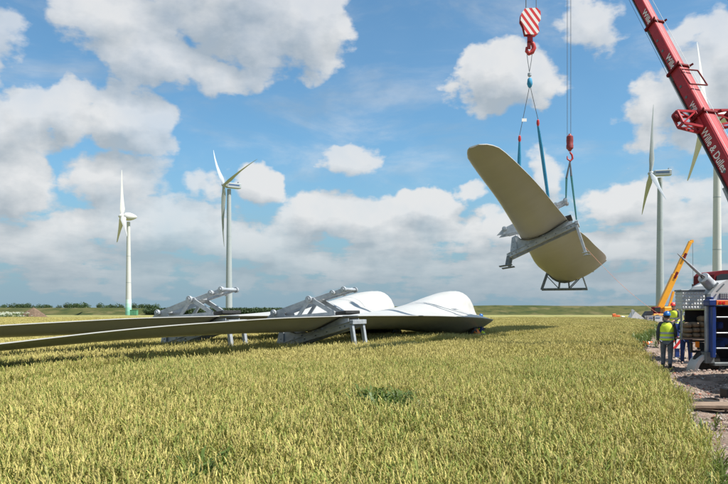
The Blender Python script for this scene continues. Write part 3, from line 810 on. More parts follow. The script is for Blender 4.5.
for a, b_, w in SEC:
    bm = NB(); boom_section(bm, a, b_, w); s_ = build('boom_section', bm, M['red'], crane)
    # dark lower guide rail and small lock holes
    bm = NB(); bar(bm, boom_pt(a) + cinv - NT * w * .60 + NS * w * .34, boom_pt(b_) + cinv - NT * w * .60 + NS * w * .34, w * .22, w * .10, up=NT); build('guide_rail', bm, M['boom_under'], s_)
    for q in (.3, .5, .7):
        bm = NB(); c = boom_pt(a + (b_ - a) * q) + cinv + NS * (w * .5); lathe(bm, [(.05, -.01), (.05, .012)], 10, c - NT * w * .1, NS); build('lock_hole', bm, M['boom_under'], s_)
for (s, w) in ((SEC[0][1], .50), (SEC[1][1], .43), (SEC[2][1], .37), (SEC[3][1], .32)):
    c = boom_pt(s) + cinv; k = w * .62
    bm = NB()
    pts = [(-k, k), (k, k), (k, -k), (-k, -k)]
    for i in range(4):
        (u0, v0), (u1, v1) = pts[i], pts[(i + 1) % 4]
        bar(bm, c + NS * u0 + NT * v0, c + NS * u1 + NT * v1, .07, .07, up=UB)
    for q in (-1, 1):
        bar(bm, c + NS * k * q + NT * k, c + NS * (k * q * 1.25) + NT * (k + .12), .05, .05, up=UB)
    build('collar', bm, M['dark_red'], crane)
# rectangular guard loop at the second collar
bm = NB(); c = boom_pt(SEC[1][1] - .02) + cinv + NT * .30
loop = [c + NS * .30, c - NS * .42 + NT * .05, c - NS * .42 + NT * .10 - UB * .75, c + NS * .30 + NT * .05 - UB * .75]
for i in range(4): tube(bm, [loop[i], loop[(i + 1) % 4]], .025, 6)
build('rope_guard', bm, M['dark_red'], crane)
# lattice outriggers of the boom stay
def lattice(side, s0):
    bm = NB(); c = boom_pt(s0) + cinv
    o = NS * (.27 * side)
    A = [c + o + UB * .34 + NT * .05, c + o - UB * .34 + NT * .05, c + o - UB * .34 - NT * .22, c + o + UB * .34 - NT * .22]
    e = c + NS * (1.05 * side) - NT * .1 if side > 0 else c + NS * (1.15 * side) + NT * .1
    B = [e + UB * .30 + NT * .12, e - UB * .22 + NT * .12, e - UB * .22 - NT * .12, e + UB * .30 - NT * .12]
    for P_ in (A, B):
        for i in range(4): bar(bm, P_[i], P_[(i + 1) % 4], .065, .065, up=NS)
    for i in range(4):
        bar(bm, A[i], B[i], .07, .07); bar(bm, A[i], B[(i + 1) % 4], .04, .04)
    build('stay_outrigger', bm, M['red'], crane)
    b2 = NB(); lathe(b2, [(.10, -.1), (.14, -.06), (.14, .06), (.10, .1)], 12, e + UB * .1, NT); build('stay_drum', b2, M['dark_red'], crane, smooth=True)
lattice(1, boom_y_to_s(121)); lattice(-1, boom_y_to_s(118))
# stay ropes along the boom
for u, v in ((.20, .36), (-.20, .36), (.27, -.30)):
    bm = NB(); tube(bm, [boom_pt(-.9) + cinv + NS * u + NT * v, boom_pt(.93) + cinv + NS * u * .7 + NT * v * .6], .007, 5); build('stay_rope', bm, M['rope'], crane)
# lettering
def text_obj(txt, size, parent, mtx, m, bold=.02, name='lettering', width=None):
    cu = bpy.data.curves.new(name, 'FONT'); cu.body = txt; cu.size = size; cu.offset = bold * size; cu.extrude = .003; cu.align_x = 'CENTER'; cu.align_y = 'CENTER'
    o = bpy.data.objects.new(name, cu); COL.objects.link(o)
    dg = bpy.context.evaluated_depsgraph_get(); me = bpy.data.meshes.new_from_object(o.evaluated_get(dg))
    COL.objects.unlink(o); bpy.data.objects.remove(o)
    me.materials.clear(); me.materials.append(m)
    if width:
        xs = [v.co.x for v in me.vertices]; k = width / (max(xs) - min(xs))
        for v in me.vertices: v.co.x *= k
    o = bpy.data.objects.new(name, me); COL.objects.link(o); o.parent = parent; o.matrix_local = mtx
    return o
def boom_text(txt, y0, y1, w, size, v=0.0):
    s0, s1 = boom_y_to_s(y0), boom_y_to_s(y1)
    c = (boom_pt(s0) + boom_pt(s1)) / 2 + cinv + NS * (w * .5 + .006) + NT * v
    m_ = Matrix((-UB, NT, NS)).transposed().to_4x4(); m_.translation = c
    text_obj(txt, size, crane, m_, M['letter'], .012, 'lettering', (boom_pt(s1) - boom_pt(s0)).length)
boom_text('Wille', 12, 24, .32, .27, .02)
boom_text('Wille', 57, 69, .37, .31, .03)
boom_text('Wille', 104, 114.5, .43, .30, .0)
boom_text('Wille & Dulles', 130, 171, .50, .36, -.03)
# head, and the carrier that stands outside the picture
bm = NB(); c = boom_pt(.985) + cinv; bar(bm, c - UB * .5, c + UB * .5, .5, .8, up=NT, bev=.05); bar(bm, c + UB * .3 - NT * .3, c + UB * .25 - NT * 1.3, .3, .25); build('boom_head', bm, M['red'], crane)
for q, off in ((.15, -.1), (-.15, .1)):
    bm = NB(); lathe(bm, [(.30, -.05), (.36, -.04), (.32, 0), (.36, .04), (.30, .05)], 20, c + UB * .35 + NT * off - NS * q, NS); build('sheave', bm, M['black'], crane, smooth=True)
bo = base_pt + cinv
bm = NB(); box(bm, bo + Vector((.3, -.3, -.2)), (1.9, 3.4, 1.1), bev=.08); build('slewing_house', bm, M['red'], crane)
bm = NB(); box(bm, bo + Vector((.6, -2.2, .05)), (2.2, .8, 1.5), bev=.05); build('counterweight', bm, M['dark_red'], crane)
SHADE_AT = Vector((11.1, 16.05, 0)) + cinv  # unseen house added beside the carrier, sized and placed to shade the track
bm = NB(); box(bm, SHADE_AT + Vector((0, 0, 2.15)), (2.6, 3.0, 2.1), bev=.16); shade_o = build('shade_house', bm, M['red'], crane)
bm = NB(); box(bm, SHADE_AT + Vector((0, 0, 1.0)), (2.3, 3.3, .3), bev=.04); build('outrigger_box', bm, M['galv_dark'], crane)
for y in (-1.05, 1.05):  # running gear and fittings dressing the added house
    for x in (-.95, .95):
        bm = NB(); lathe(bm, [(.3, -.17), (.48, -.17), (.53, -.11), (.53, .11), (.48, .17), (.3, .17)], 22, SHADE_AT + Vector((x, y, .6)), Vector((1, 0, 0))); wo_ = build('wheel', bm, M['tyre'], crane, smooth=True)
        bm = NB(); lathe(bm, [(.29, -.12), (.29, .12)], 16, SHADE_AT + Vector((x, y, .6)), Vector((1, 0, 0))); build('rim', bm, M['galv_dark'], wo_)
for y in (-.95, 0, .95):
    bm = NB(); box(bm, SHADE_AT + Vector((-1.31, y, 1.75)), (.03, .82, .95), bev=.01); build('access_panel', bm, M['dark_red2'], shade_o)
    bm = NB(); box(bm, SHADE_AT + Vector((-1.335, y + .3, 1.75)), (.03, .05, .16)); build('latch', bm, M['black'], shade_o)
for k in range(7):
    bm = NB(); box(bm, SHADE_AT + Vector((-.5, -1.51, 1.6 + .13 * k)), (1.2, .04, .06), Euler((.5, 0, 0))); build('louvre_slat', bm, M['black'], shade_o)
bm = NB(); tube(bm, [SHADE_AT + Vector((.8, -1.0, 3.15)), SHADE_AT + Vector((.8, -1.0, 3.6)), SHADE_AT + Vector((.75, -1.2, 3.75))], .07, 10); build('exhaust_pipe', bm, M['galv_dark'], shade_o, smooth=True)
bm = NB(); tube(bm, [SHADE_AT + Vector((-1.25, -1.4, 3.18)), SHADE_AT + Vector((-1.25, -1.4, 3.9)), SHADE_AT + Vector((-1.25, 1.4, 3.9)), SHADE_AT + Vector((-1.25, 1.4, 3.18))], .025, 6); build('guard_rail', bm, M['galv'], shade_o)
bm = NB(); box(bm, bo + Vector((.4, -.3, -1.15)), (2.4, 8.6, .6), bev=.05); build('carrier_chassis', bm, M['blue_paint'], crane)
for y in (-3.4, -1.9, 1.3, 2.8):
    for x in (-.75, 1.55):
        bm = NB(); lathe(bm, [(.3, -.17), (.48, -.17), (.53, -.11), (.53, .11), (.48, .17), (.3, .17)], 22, (bo.x + x, bo.y + y, .55), Vector((1, 0, 0))); wo_ = build('wheel', bm, M['tyre'], crane, smooth=True)
        bm = NB(); lathe(bm, [(.29, -.12), (.29, .12)], 16, (bo.x + x, bo.y + y, .55), Vector((1, 0, 0))); build('rim', bm, M['galv_dark'], wo_)
bm = NB(); bar(bm, bo + Vector((.0, .9, -.3)), boom_pt(-.62) + cinv - NT * .35, .26, .26); build('luffing_ram', bm, M['galv'], crane)

# ------------------------------------------------------------------ hooks, ropes, slings
def rope(name, label, cat, pts, r, m, group=None):
    o_ = Vector(pts[0]); b = NB(); tube(b, [Vector(p) - o_ for p in pts], r, 6)
    return tag(build(name, b, m, smooth=True, loc=o_), label, cat, group)
HD = 32.0
def hp(x, y, d=HD): return at(x, y, d)
# main hook block with diagonal stripes
c = hp(529.8, 22); t = thing('hook_block', 'large red and white striped hook block hanging at the top of the picture', 'hook block', c)
Q = lambda x, y, dy=0: hp(x, y) - c + Vector((0, dy, 0))
def px_prism(poly, m, name, y0, y1, par):
    b = NB(); prism(b, poly, lambda u, v, q: Q(u, v, q), y0, y1); return build(name, b, m, par)
side_poly = [(520.5, 15), (524, 10), (536, 9.5), (539.5, 13), (539.8, 21), (537, 26), (538.5, 33), (535, 36), (524.5, 35.5), (522.5, 27), (519.8, 22)]
px_prism(side_poly, M['red'], 'cheek_plate', .06, .14, t)
px_prism(side_poly, M['stripes'], 'striped_plate', -.20, -.12, t)
px_prism([(521.5, 15), (525, 11), (535, 10.5), (538, 14), (538, 21), (535, 25), (525, 25), (521.5, 21)], M['dark_red'], 'sheave', -.10, .04, t)
b = NB(); lathe(b, [(.10, 0), (.13, -.05), (.13, -.28), (.09, -.32)], 14, Q(530, 35)); build('swivel', b, M['red'], t, smooth=True)
b = NB(); tube(b, [Q(530, 41), Q(533, 44), Q(534, 48), Q(532, 52), Q(529, 53.5), Q(526.5, 51), Q(526.5, 47)], [.09, .10, .11, .11, .10, .08, .04], 10); build('hook', b, M['shackle'], t, smooth=True)
b = NB(); box(b, Q(528.5, 46, -.08), (.16, .05, .34)); build('hook_latch', b, M['dark_red'], t)
hs = boom_pt(.985)
rope('hoist_rope', 'left steel rope running up from the striped hook block', 'rope', [hp(526, 12), Vector((hp(526, 12).x, HD, hs.z + .2))], .022, M['rope'], 'hoist ropes')
rope('hoist_rope', 'right steel rope running up from the striped hook block', 'rope', [hp(536.2, 12), Vector((hp(536.2, 12).x, HD, hs.z + .2))], .016, M['rope'], 'hoist ropes')
# small hook
c2 = hp(569.8, 143); t = thing('hook_block', 'small red hook ball block right of the striped one, hanging lower', 'hook block', c2)
c = c2
b = NB(); lathe(b, [(.05, .42), (.07, .36), (.15, .30), (.16, .1), (.145, -.06), (.16, -.1), (.16, -.24), (.10, -.3), (.05, -.38)], 14, (0, 0, 0)); build('hook_weight', b, M['dark_red2'], t, smooth=True)
b = NB(); tube(b, [Q(569.8, 152), Q(572, 155), Q(572.6, 158.5), Q(570.3, 161), Q(567.4, 159), Q(567.2, 156)], [.04, .05, .05, .05, .04, .02], 8); build('hook', b, M['shackle'], t, smooth=True)
rope('hoist_rope', 'left of the two thin ropes above the small red hook', 'rope', [hp(567.3, 136), Vector((hp(567.3, 136).x, HD, hs.z + .2))], .012, M['rope'], 'hoist ropes')
rope('hoist_rope', 'right of the two thin ropes above the small red hook', 'rope', [hp(570.8, 136), Vector((hp(570.8, 136).x, HD, hs.z + .2))], .012, M['rope'], 'hoist ropes')
# wire bridle below the main hook
ringp = hp(529.6, 73)
t = thing('wire_bridle', 'thin steel wires from the striped hook down to a blue ring shackle', 'wire bridle', ringp)
c = ringp
for q in (526.8, 532.2):
    b = NB(); tube(b, [Q(q, 52), Q(q + (529.6 - q) * .3, 60), Q(529.4, 72)], .014, 5); build('wire', b, M['rope'], t)
b = NB(); lathe(b, [(.05, .06), (.09, .03), (.09, -.08), (.05, -.12)], 12, Q(529.6, 74)); build('swivel_link', b, M['galv'], t, smooth=True)
b = NB(); lathe(b, [(.04, .06), (.10, 0), (.13, -.22), (.08, -.36), (.03, -.40)], 12, Q(529.8, 79)); build('ring_shackle', b, M['sling_blue'], t, smooth=True)
for nm, mid, end, top in (('left', (519.6, 139.5), (517, 168), 529.4), ('right', (538, 123.5), (549, 193), 530.4)):
    dd = 33.5 if nm == 'left' else 32.4
    e = cr_h.matrix_world @ (Vector((.7, 1.6, 2.25)) if nm == 'left' else Vector((-.62, .0, 2.50))); m_ = hp(*mid, 32.4); tp = hp(top, 87)
    t = thing('lifting_sling', 'blue sling on a thin wire, %s of the pair on the striped hook' % ('shorter left' if nm == 'left' else 'longer right'), 'sling', m_, group='blue lifting slings')
    b = NB(); tube(b, [tp - m_, Vector((0, 0, .2))], .014, 5); build('wire', b, M['rope'], t)
    b = NB(); lathe(b, [(.02, .24), (.06, .2), (.075, .05), (.04, -.08)], 10, (0, 0, -.05)); build('shackle', b, M['shackle'], t, smooth=True)
    b = NB(); pts = [Vector((0, 0, -.1)), (e - m_) * .25, (e - m_) * .6, e - m_]; tube(b, pts, [.05, .085, .085, .07], 8); build('webbing', b, M['sling_blue'], t, smooth=True)
    if nm == 'left':
        b = NB(); box(b, hp(524.2, 120) - m_, (.22, .02, .14)); build('label_tag', b, M['letter'], t)
for k, (end, dd) in enumerate((((560, 200), 32.3), ((572, 212), 31.6))):
    tp = hp(570, 161); e = cr_h.matrix_world @ (Vector((-1.42, 0, 2.72)) if k == 0 else Vector((-1.78, 0, 1.75))); md = hp(*((566.5, 178) if k == 0 else (571.3, 176)), 32)
    t = thing('lifting_sling', 'thin teal sling from the small red hook to the %s' % ('upper arm of the clamp frame' if k == 0 else 'right end of the clamp frame'), 'sling', tp, group='teal lifting slings')
    b = NB(); tube(b, [Vector((0, 0, 0)), md - tp], [.03, .05], 6); build('wire', b, M['rope'], t, smooth=True)
    b = NB(); tube(b, [md - tp, e - tp], [.05, .035], 6); build('webbing', b, M['sling_teal'], t, smooth=True)

# ------------------------------------------------------------------ people
def skin_mesh(name, joints, edges, m, parent, sub=2, root=0):
    me = bpy.data.meshes.new(name); me.from_pydata([j[0] for j in joints], edges, [])
    o = bpy.data.objects.new(name, me); COL.objects.link(o)
    md = o.modifiers.new('skin', 'SKIN'); md.use_smooth_shade = True
    for i, j in enumerate(joints):
        r = j[1] if isinstance(j[1], tuple) else (j[1], j[1]); me.skin_vertices[0].data[i].radius = r
    me.skin_vertices[0].data[root].use_root = True
    sb = o.modifiers.new('sub', 'SUBSURF'); sb.levels = sub; sb.render_levels = sub
    dg = bpy.context.evaluated_depsgraph_get(); me2 = bpy.data.meshes.new_from_object(o.evaluated_get(dg)); me2.name = name
    COL.objects.unlink(o); bpy.data.objects.remove(o)
    me2.materials.clear(); me2.materials.append(m)
    for p in me2.polygons: p.use_smooth = True
    o = bpy.data.objects.new(name, me2); COL.objects.link(o); o.parent = parent
    return o

def person(label, loc, rz, pose='walk', vest=None, top=None, legs=None, helmet=None, scale=1.0):
    t = thing('person', label, 'person', loc, rz); t.scale = (scale,) * 3
    V = Vector
    if pose == 'walk':
        pel = V((0, 0, .94)); che = V((0, .02, 1.30)); nek = V((0, .01, 1.50)); hed = V((0, .05, 1.64))
        hip = [V((-.10, 0, .90)), V((.10, 0, .90))]; kne = [V((-.11, .10, .50)), V((.10, .03, .49))]; ank = [V((-.115, .06, .10)), V((.10, -.14, .12))]
        sho = [V((-.19, 0, 1.43)), V((.19, 0, 1.43))]; elb = [V((-.26, -.05, 1.15)), V((.25, .00, 1.15))]; wri = [V((-.25, .04, .90)), V((.24, .14, .92))]
        fd = [V((0, 1, -.15)), V((0, 1, -.25))]
    elif pose == 'stand':
        pel = V((0, 0, .94)); che = V((0, .02, 1.30)); nek = V((0, .02, 1.50)); hed = V((0, .07, 1.64))
        hip = [V((-.10, 0, .90)), V((.10, 0, .90))]; kne = [V((-.12, .03, .50)), V((.12, .04, .50))]; ank = [V((-.13, 0, .10)), V((.13, .0, .10))]
        sho = [V((-.19, 0, 1.43)), V((.19, 0, 1.43))]; elb = [V((-.25, .04, 1.16)), V((.25, .06, 1.17))]; wri = [V((-.18, .24, 1.06)), V((.16, .26, 1.10))]
        fd = [V((0, 1, -.15)), V((0, 1, -.15))]
    else:   # sitting on the heels
        pel = V((0, -.10, .36)); che = V((0, .04, .70)); nek = V((0, .10, .89)); hed = V((0, .16, 1.02))
        hip = [V((-.11, -.08, .34)), V((.11, -.08, .34))]; kne = [V((-.17, .34, .50)), V((.17, .36, .46))]; ank = [V((-.15, .06, .10)), V((.15, .10, .10))]
        sho = [V((-.19, .06, .83)), V((.19, .06, .83))]; elb = [V((-.25, .22, .62)), V((.25, .24, .62))]; wri = [V((-.14, .42, .56)), V((.12, .44, .58))]
        fd = [V((0, 1, -.15)), V((0, 1, -.15))]
    J = [(pel, (.155, .115)), ((pel + che) / 2, (.14, .105)), (che, (.16, .115)), (nek, .058), (hed - V((0, .02, .02)), (.075, .085)), (hed + V((0, 0, .09)), (.07, .08))]
    E = [(0, 1), (1, 2), (2, 3), (3, 4), (4, 5)]
    def add(p, r, par): J.append((p, r)); E.append((par, len(J) - 1)); return len(J) - 1
    add(hed + V((0, .105, -.02)), .016, 4)                       # nose
    add(hed + V((0, .075, -.085)), .035, 4)                      # chin
    for sx in (-1, 1): add(hed + V((sx * .088, -.01, -.005)), (.014, .022), 4)      # ears
    for i in (0, 1):
        s_ = add(sho[i], .062, 2); e_ = add(elb[i], .044, s_); w_ = add(wri[i], .030, e_)
        dv = (wri[i] - elb[i]).normalized(); pm = add(wri[i] + dv * .07, (.040, .020), w_)
        sd = V((0, 1, 0)) if abs(dv.z) > .6 else V((1, 0, 0)); sd = (sd - dv * sd.dot(dv)).normalized(); cn = dv.cross(sd).normalized() * (1 if i else -1)
        for q, (o_, ln) in enumerate(((-.030, .060), (-.010, .075), (.010, .080), (.030, .072))):
            f1 = add(wri[i] + dv * (.09 + ln * .5) + sd * o_ * 1.05, .0095, pm); add(wri[i] + dv * (.09 + ln * .95) + sd * o_ + cn * .012, .0075, f1)
        f1 = add(wri[i] + dv * .06 + sd * .055, .011, pm); add(wri[i] + dv * .10 + sd * .065 + cn * .01, .009, f1)
    for i in (0, 1):
        h_ = add(hip[i], .09, 0); k_ = add(kne[i], .062, h_); a_ = add(ank[i], .045, k_); add(ank[i] + V((0, .13, -.05)), (.045, .035), a_)
    skin_mesh('body', J, E, M['skin'], t, 2)
    # trousers
    J2 = [(pel + V((0, 0, .02)), (.17, .13))]; E2 = []
    for i in (0, 1):
        n = len(J2); J2 += [(hip[i] - V((0, 0, .04)), .108), ((hip[i] + kne[i]) / 2, .095), (kne[i], .080), ((kne[i] + ank[i]) / 2, .072), (ank[i] + V((0, 0, -.01)), .066)]
        E2 += [(0, n), (n, n + 1), (n + 1, n + 2), (n + 2, n + 3), (n + 3, n + 4)]
    skin_mesh('trousers', J2, E2, legs or M['trousers'], t, 2)
    # jacket
    J3 = [(pel + V((0, 0, .03)), (.18, .135)), ((pel + che) / 2, (.172, .13)), (che, (.185, .135)), (nek - V((0, 0, .035)), (.085, .08))]; E3 = [(0, 1), (1, 2), (2, 3)]
    for i in (0, 1):
        n = len(J3); J3 += [(sho[i], .080), ((sho[i] + elb[i]) / 2, .066), (elb[i], .060), ((elb[i] + wri[i]) / 2, .054), (wri[i] - (wri[i] - elb[i]) * .04, .046)]
        E3 += [(2, n), (n, n + 1), (n + 1, n + 2), (n + 2, n + 3), (n + 3, n + 4)]
    skin_mesh('jacket', J3, E3, top or M['grey_cloth'], t, 2)
    b = NB(); lathe(b, [(.085, -.02), (.10, .02), (.085, .06)], 14, nek - V((0, .02, .015)), (hed - nek) + V((0, -.04, 0)), caps=False); build('collar', b, top or M['grey_cloth'], t, smooth=True)
    for i in (0, 1):
        b = NB(); rr = []
        for q, (dy, w, z0, z1) in enumerate(((-.10, .035, -.10, .02), (-.06, .048, -.10, .10), (.03, .05, -.10, .09), (.10, .05, -.10, .0), (.16, .044, -.10, -.035), (.19, .025, -.095, -.05))):
            rr.append([ank[i] + V((w * math.cos(a), dy, (z0 + z1) / 2 + (z1 - z0) / 2 * math.sin(a))) for a in (2 * PI * k / 10 for k in range(10))])
        loft(b, rr); build('boot', b, M['boot'], t, smooth=True)
    if vest:
        b = NB(); ax = che - pel; N_ = 20
        lv = [(-.06, .222, .172), (.25, .208, .160), (.55, .212, .162), (.85, .222, .165), (1.1, .222, .160), (1.3, .205, .145), (1.42, .165, .125), (1.5, .11, .10)]
        ring_at = lambda q, w, dd, e=0: [pel + ax * q + V(((w + e) * math.copysign(abs(math.cos(a)) ** .8, math.cos(a)), (dd + e) * math.sin(a), 0)) for a in (2 * PI * k / N_ for k in range(N_))]
        loft(b, [ring_at(*x) for x in lv], False); v_ = build('vest', b, vest, t, smooth=True)
        for q0, q1 in ((.12, .28), (.50, .66)):
            b = NB(); rr = [[], []]
            for q, r_ in ((q0, rr[0]), (q1, rr[1])):
                w = interp(q, [x[0] for x in lv], [x[1] for x in lv]); dd = interp(q, [x[0] for x in lv], [x[2] for x in lv]); r_ += ring_at(q, w, dd, .005)
            loft(b, rr, False); build('reflective_band', b, M['band'], v_, smooth=True)
    if helmet:
        b = NB(); hc = hed + V((0, .0, .075)); rr = []
        for z, r_ in ((-.02, .125), (.0, .122), (.035, .116), (.07, .10), (.10, .07), (.118, .03), (.121, .004)):
            rr.append([hc + V((r_ * .92 * math.cos(a), r_ * 1.12 * math.sin(a), z)) for a in (2 * PI * k / 20 for k in range(20))])
        loft(b, rr); h_ = build('helmet', b, helmet, t, smooth=True)
        b = NB(); loft(b, [[hc + V((x, y, z)) for x, y in ((-.09, .10), (-.05, .185), (0, .20), (.05, .185), (.09, .10))] for z in (-.022, -.010)]); build('peak', b, helmet, h_)
        b = NB(); bar(b, hc + V((0, -.10, .075)), hc + V((0, .10, .075)), .02, .075); build('ridge', b, helmet, h_)
    b = NB(); lathe(b, [(.088, -.05), (.094, .0), (.085, .05)], 14, hed + V((0, -.02, .03)), caps=True); build('hair', b, M['hair'], t, smooth=True)
    for sx in (-1, 1):
        b = NB(); bmesh.ops.create_icosphere(b, subdivisions=1, radius=.011, matrix=Matrix.Translation(hed + V((sx * .032, .082, .015)))); build('eye', b, M['eye'], t)
    return t

g_ = track_z(9.43, 21.8)
person('worker in a blue helmet and yellow vest walking along the wheat edge', (9.43, 21.8, g_), math.radians(-28), 'walk', M['vest'], M['grey_cloth'], M['trousers'], M['helmet_blue'])
person('worker in a red helmet and yellow vest behind the dimpled metal box', (13.3, 30.0, track_z(13.3, 30) + .08), math.radians(120), 'stand', M['vest'], M['grey_cloth'], M['blue_cloth'], M['helmet_red'])
person('worker in blue trousers half hidden behind the stacked sacks', (11.05, 24.0, track_z(11.05, 24)), math.radians(160), 'stand', M['vest'], M['blue_cloth'], M['blue_cloth'], M['helmet_white'])
p = at(482, 318, 41.5)
person('worker in a blue helmet standing behind the white blade root', (p.x + .0, 41.5, 0), math.radians(110), 'stand', None, M['grey_cloth'], M['blue_cloth'], M['helmet_blue'], .94)
p = at(477.0, 330, 36.4)
person('crouching worker in an orange vest under the root of the front blade', (p.x, 36.4, .12), math.radians(60), 'squat', M['vest_orange'], M['grey_cloth'], M['white_cloth'], None)
p = at(481.6, 330, 36.8)
person('crouching worker in a yellow vest beside the orange vested one', (p.x, 36.8, .14), math.radians(100), 'squat', M['vest'], M['blue_cloth'], M['blue_cloth'], None)
p = at(398, 331, 36.5)
person('crouching worker in white overalls by the rear blade root', (p.x, 36.5, .10), math.radians(40), 'squat', None, M['white_cloth'], M['white_cloth'], M['helmet_white'])
for x, y in ((477, 35.6), (482, 36), (398, 35.8)):
    TRAMPLE.append(((x - CX) / F * y, y, .9, .55))

# ------------------------------------------------------------------ tag line from the hanging frame
a_ = cr_h.matrix_world @ Vector((-1.96, .42, .35)); b_ = Vector((14.3, 31.6, 1.15))
pts = [a_.lerp(b_, k / 14) - Vector((0, 0, .35 * math.sin(PI * k / 14))) for k in range(15)]
rope('tag_line', 'thin orange guide rope slanting from the clamp frame leg towards the workers', 'rope', pts, .008, M['tagline'])

# ------------------------------------------------------------------ machine at the right edge
TX, TY = 9.35, 20.6
tz = .06
truck = thing('service_truck', 'blue framed black service truck cut off by the right edge of the picture', 'truck', (TX, TY, 0))
def L(x, y, d): return at(x, y, d) - Vector((TX, TY, 0))
def panel(name, x0, y0, x1, y1, d0, d1, m, par=truck, bev=.01):
    a, b = L(x0, y0, d0), L(x1, y1, d0); bm = NB()
    box(bm, ((a.x + b.x) / 2, d0 + (d1 - d0) / 2 - TY, (a.z + b.z) / 2), (abs(b.x - a.x), d1 - d0, abs(a.z - b.z)), bev=bev)
    return build(name, bm, m, par)
tb = panel('tool_box', 681.5, 291.5, 705, 309.5, 20.6, 21.0, M['alu'])
panel('box_lid', 681, 289.6, 705.6, 291.4, 20.57, 21.03, M['galv_dark'], tb)
a, b = L(681.5, 291.5, 20.6), L(705, 309.5, 20.6)
bm = NB()
def dimple(c, u, v, n):
    vs = [bm.verts.new(c + u * sx + v * sz + n * .001) for sx, sz in ((-1, -1), (1, -1), (1, 1), (-1, 1))]
    vi = [bm.verts.new(c + u * sx * .45 + v * sz * .45 + n * .026) for sx, sz in ((-1, -1), (1, -1), (1, 1), (-1, 1))]
    for k in range(4): bm.faces.new((vs[k], vs[(k + 1) % 4], vi[(k + 1) % 4], vi[k]))
    bm.faces.new(vi)
for j in range(5):
    z_ = a.z + (b.z - a.z) * (j + .5) / 5; hv = Vector((0, 0, (a.z - b.z) / 5 * .37))
    for i in range(8): dimple(Vector((a.x + (b.x - a.x) * (i + .5) / 8, 20.6 - TY, z_)), Vector(((b.x - a.x) / 8 * .37, 0, 0)), hv, Vector((0, -1, 0)))
    for i in range(4): dimple(Vector((a.x, 20.6 - TY + .4 * (i + .5) / 4, z_)), Vector((0, .037, 0)), hv, Vector((-1, 0, 0)))
tag(build('dimple', bm, M['alu'], tb), kind='stuff')
panel('shelf', 682.5, 337.8, 707, 339.6, 20.5, 20.98, M['wood'])
panel('shelf_back', 685, 310, 713, 337.5, 21.0, 21.04, M['black'])
panel('side_post', 681.2, 309.8, 682.6, 340, 20.52, 20.60, M['galv_dark'])
panel('bracket', 690, 340, 706, 342.2, 20.6, 20.7, M['black'])
panel('bracket', 691, 342.5, 693, 352.5, 20.6, 20.7, M['black'])
panel('bracket', 693.2, 350.5, 705, 352.8, 20.6, 20.75, M['black'])
lm = panel('indicator_lamp', 696, 341.5, 699.6, 347.5, 20.52, 20.58, M['orange_lamp'])
panel('lamp_box', 700, 342.5, 705, 350, 20.6, 20.8, M['black'])
panel('grey_post', 706.2, 306, 708.8, 352, 20.3, 20.42, M['galv'])
panel('grey_post', 709.6, 309, 711.6, 356, 20.3, 20.42, M['galv_dark'])
panel('base_block', 706, 352.2, 714.5, 363.5, 20.2, 20.6, M['galv_dark'])
panel('blue_post', 712.2, 306, 716.2, 358, 20.1, 20.35, M['blue_paint'], bev=.02)
panel('blue_bracket', 709.2, 299.5, 716.4, 305.8, 20.08, 20.45, M['blue_paint'], bev=.02)
panel('blue_bracket', 711, 296.8, 713.5, 299.3, 20.1, 20.4, M['blue_paint'])
panel('bay_back', 716.4, 306, 800, 366, 21.0, 21.1, M['black'])
panel('bay_roof', 716.6, 305.4, 800, 306.6, 20.12, 21.0, M['blue_paint'])
panel('bay_floor', 714.7, 362.8, 800, 366, 20.12, 21.0, M['galv_dark'])
for y in (316.6, 332.4, 347.8):
    panel('shelf_rail', 716.5, y, 800, y + 1.3, 20.15, 20.22, M['galv'])
mp = panel('marking_strip', 716.5, 300.2, 800, 305.2, 20.08, 20.14, M['orange'])
for x in (719.3, 722.9, 732, 738):
    panel('reflector', x, 301.6, x + 2.3, 304.0, 20.065, 20.079, M['red_lens'], mp, bev=0)
for i, (x, y) in enumerate(((719, 322), (724, 338), (721, 341))):
    panel('tool_bag', x, y, x + 5, y + 7, 20.4, 20.9, M['blue_cloth'], bev=.04)
# white machine housing on the deck
bm = NB(); poly = [(710.5, 300), (711, 294), (718, 285), (727, 279.8), (800, 276), (800, 300)]
prism(bm, poly, lambda u, v, q: L(u, v, 20.4) + Vector((0, q, 0)), 0, 1.6); hs_ = build('machine_housing', bm, M['alu_white'], truck)
a = [L(x, y, 20.4) for x, y in ((719.5, 293.2), (740, 293.2), (740, 298.8), (719.5, 298.8))]
bm = NB(); box(bm, ((a[0].x + a[1].x) / 2, 20.385 - TY, (a[0].z + a[2].z) / 2), (a[1].x - a[0].x, .02, a[0].z - a[2].z)); gr = build('grille', bm, M['galv_dark'], hs_)
for j in range(3):
    for i in range(10):
        bm = NB(); box(bm, (a[0].x + (i + .5) * (a[1].x - a[0].x) / 10, 20.368 - TY, a[2].z + (j + .5) * (a[0].z - a[2].z) / 3), (.036, .014, .026)); build('grille_bar', bm, M['alu'], gr)
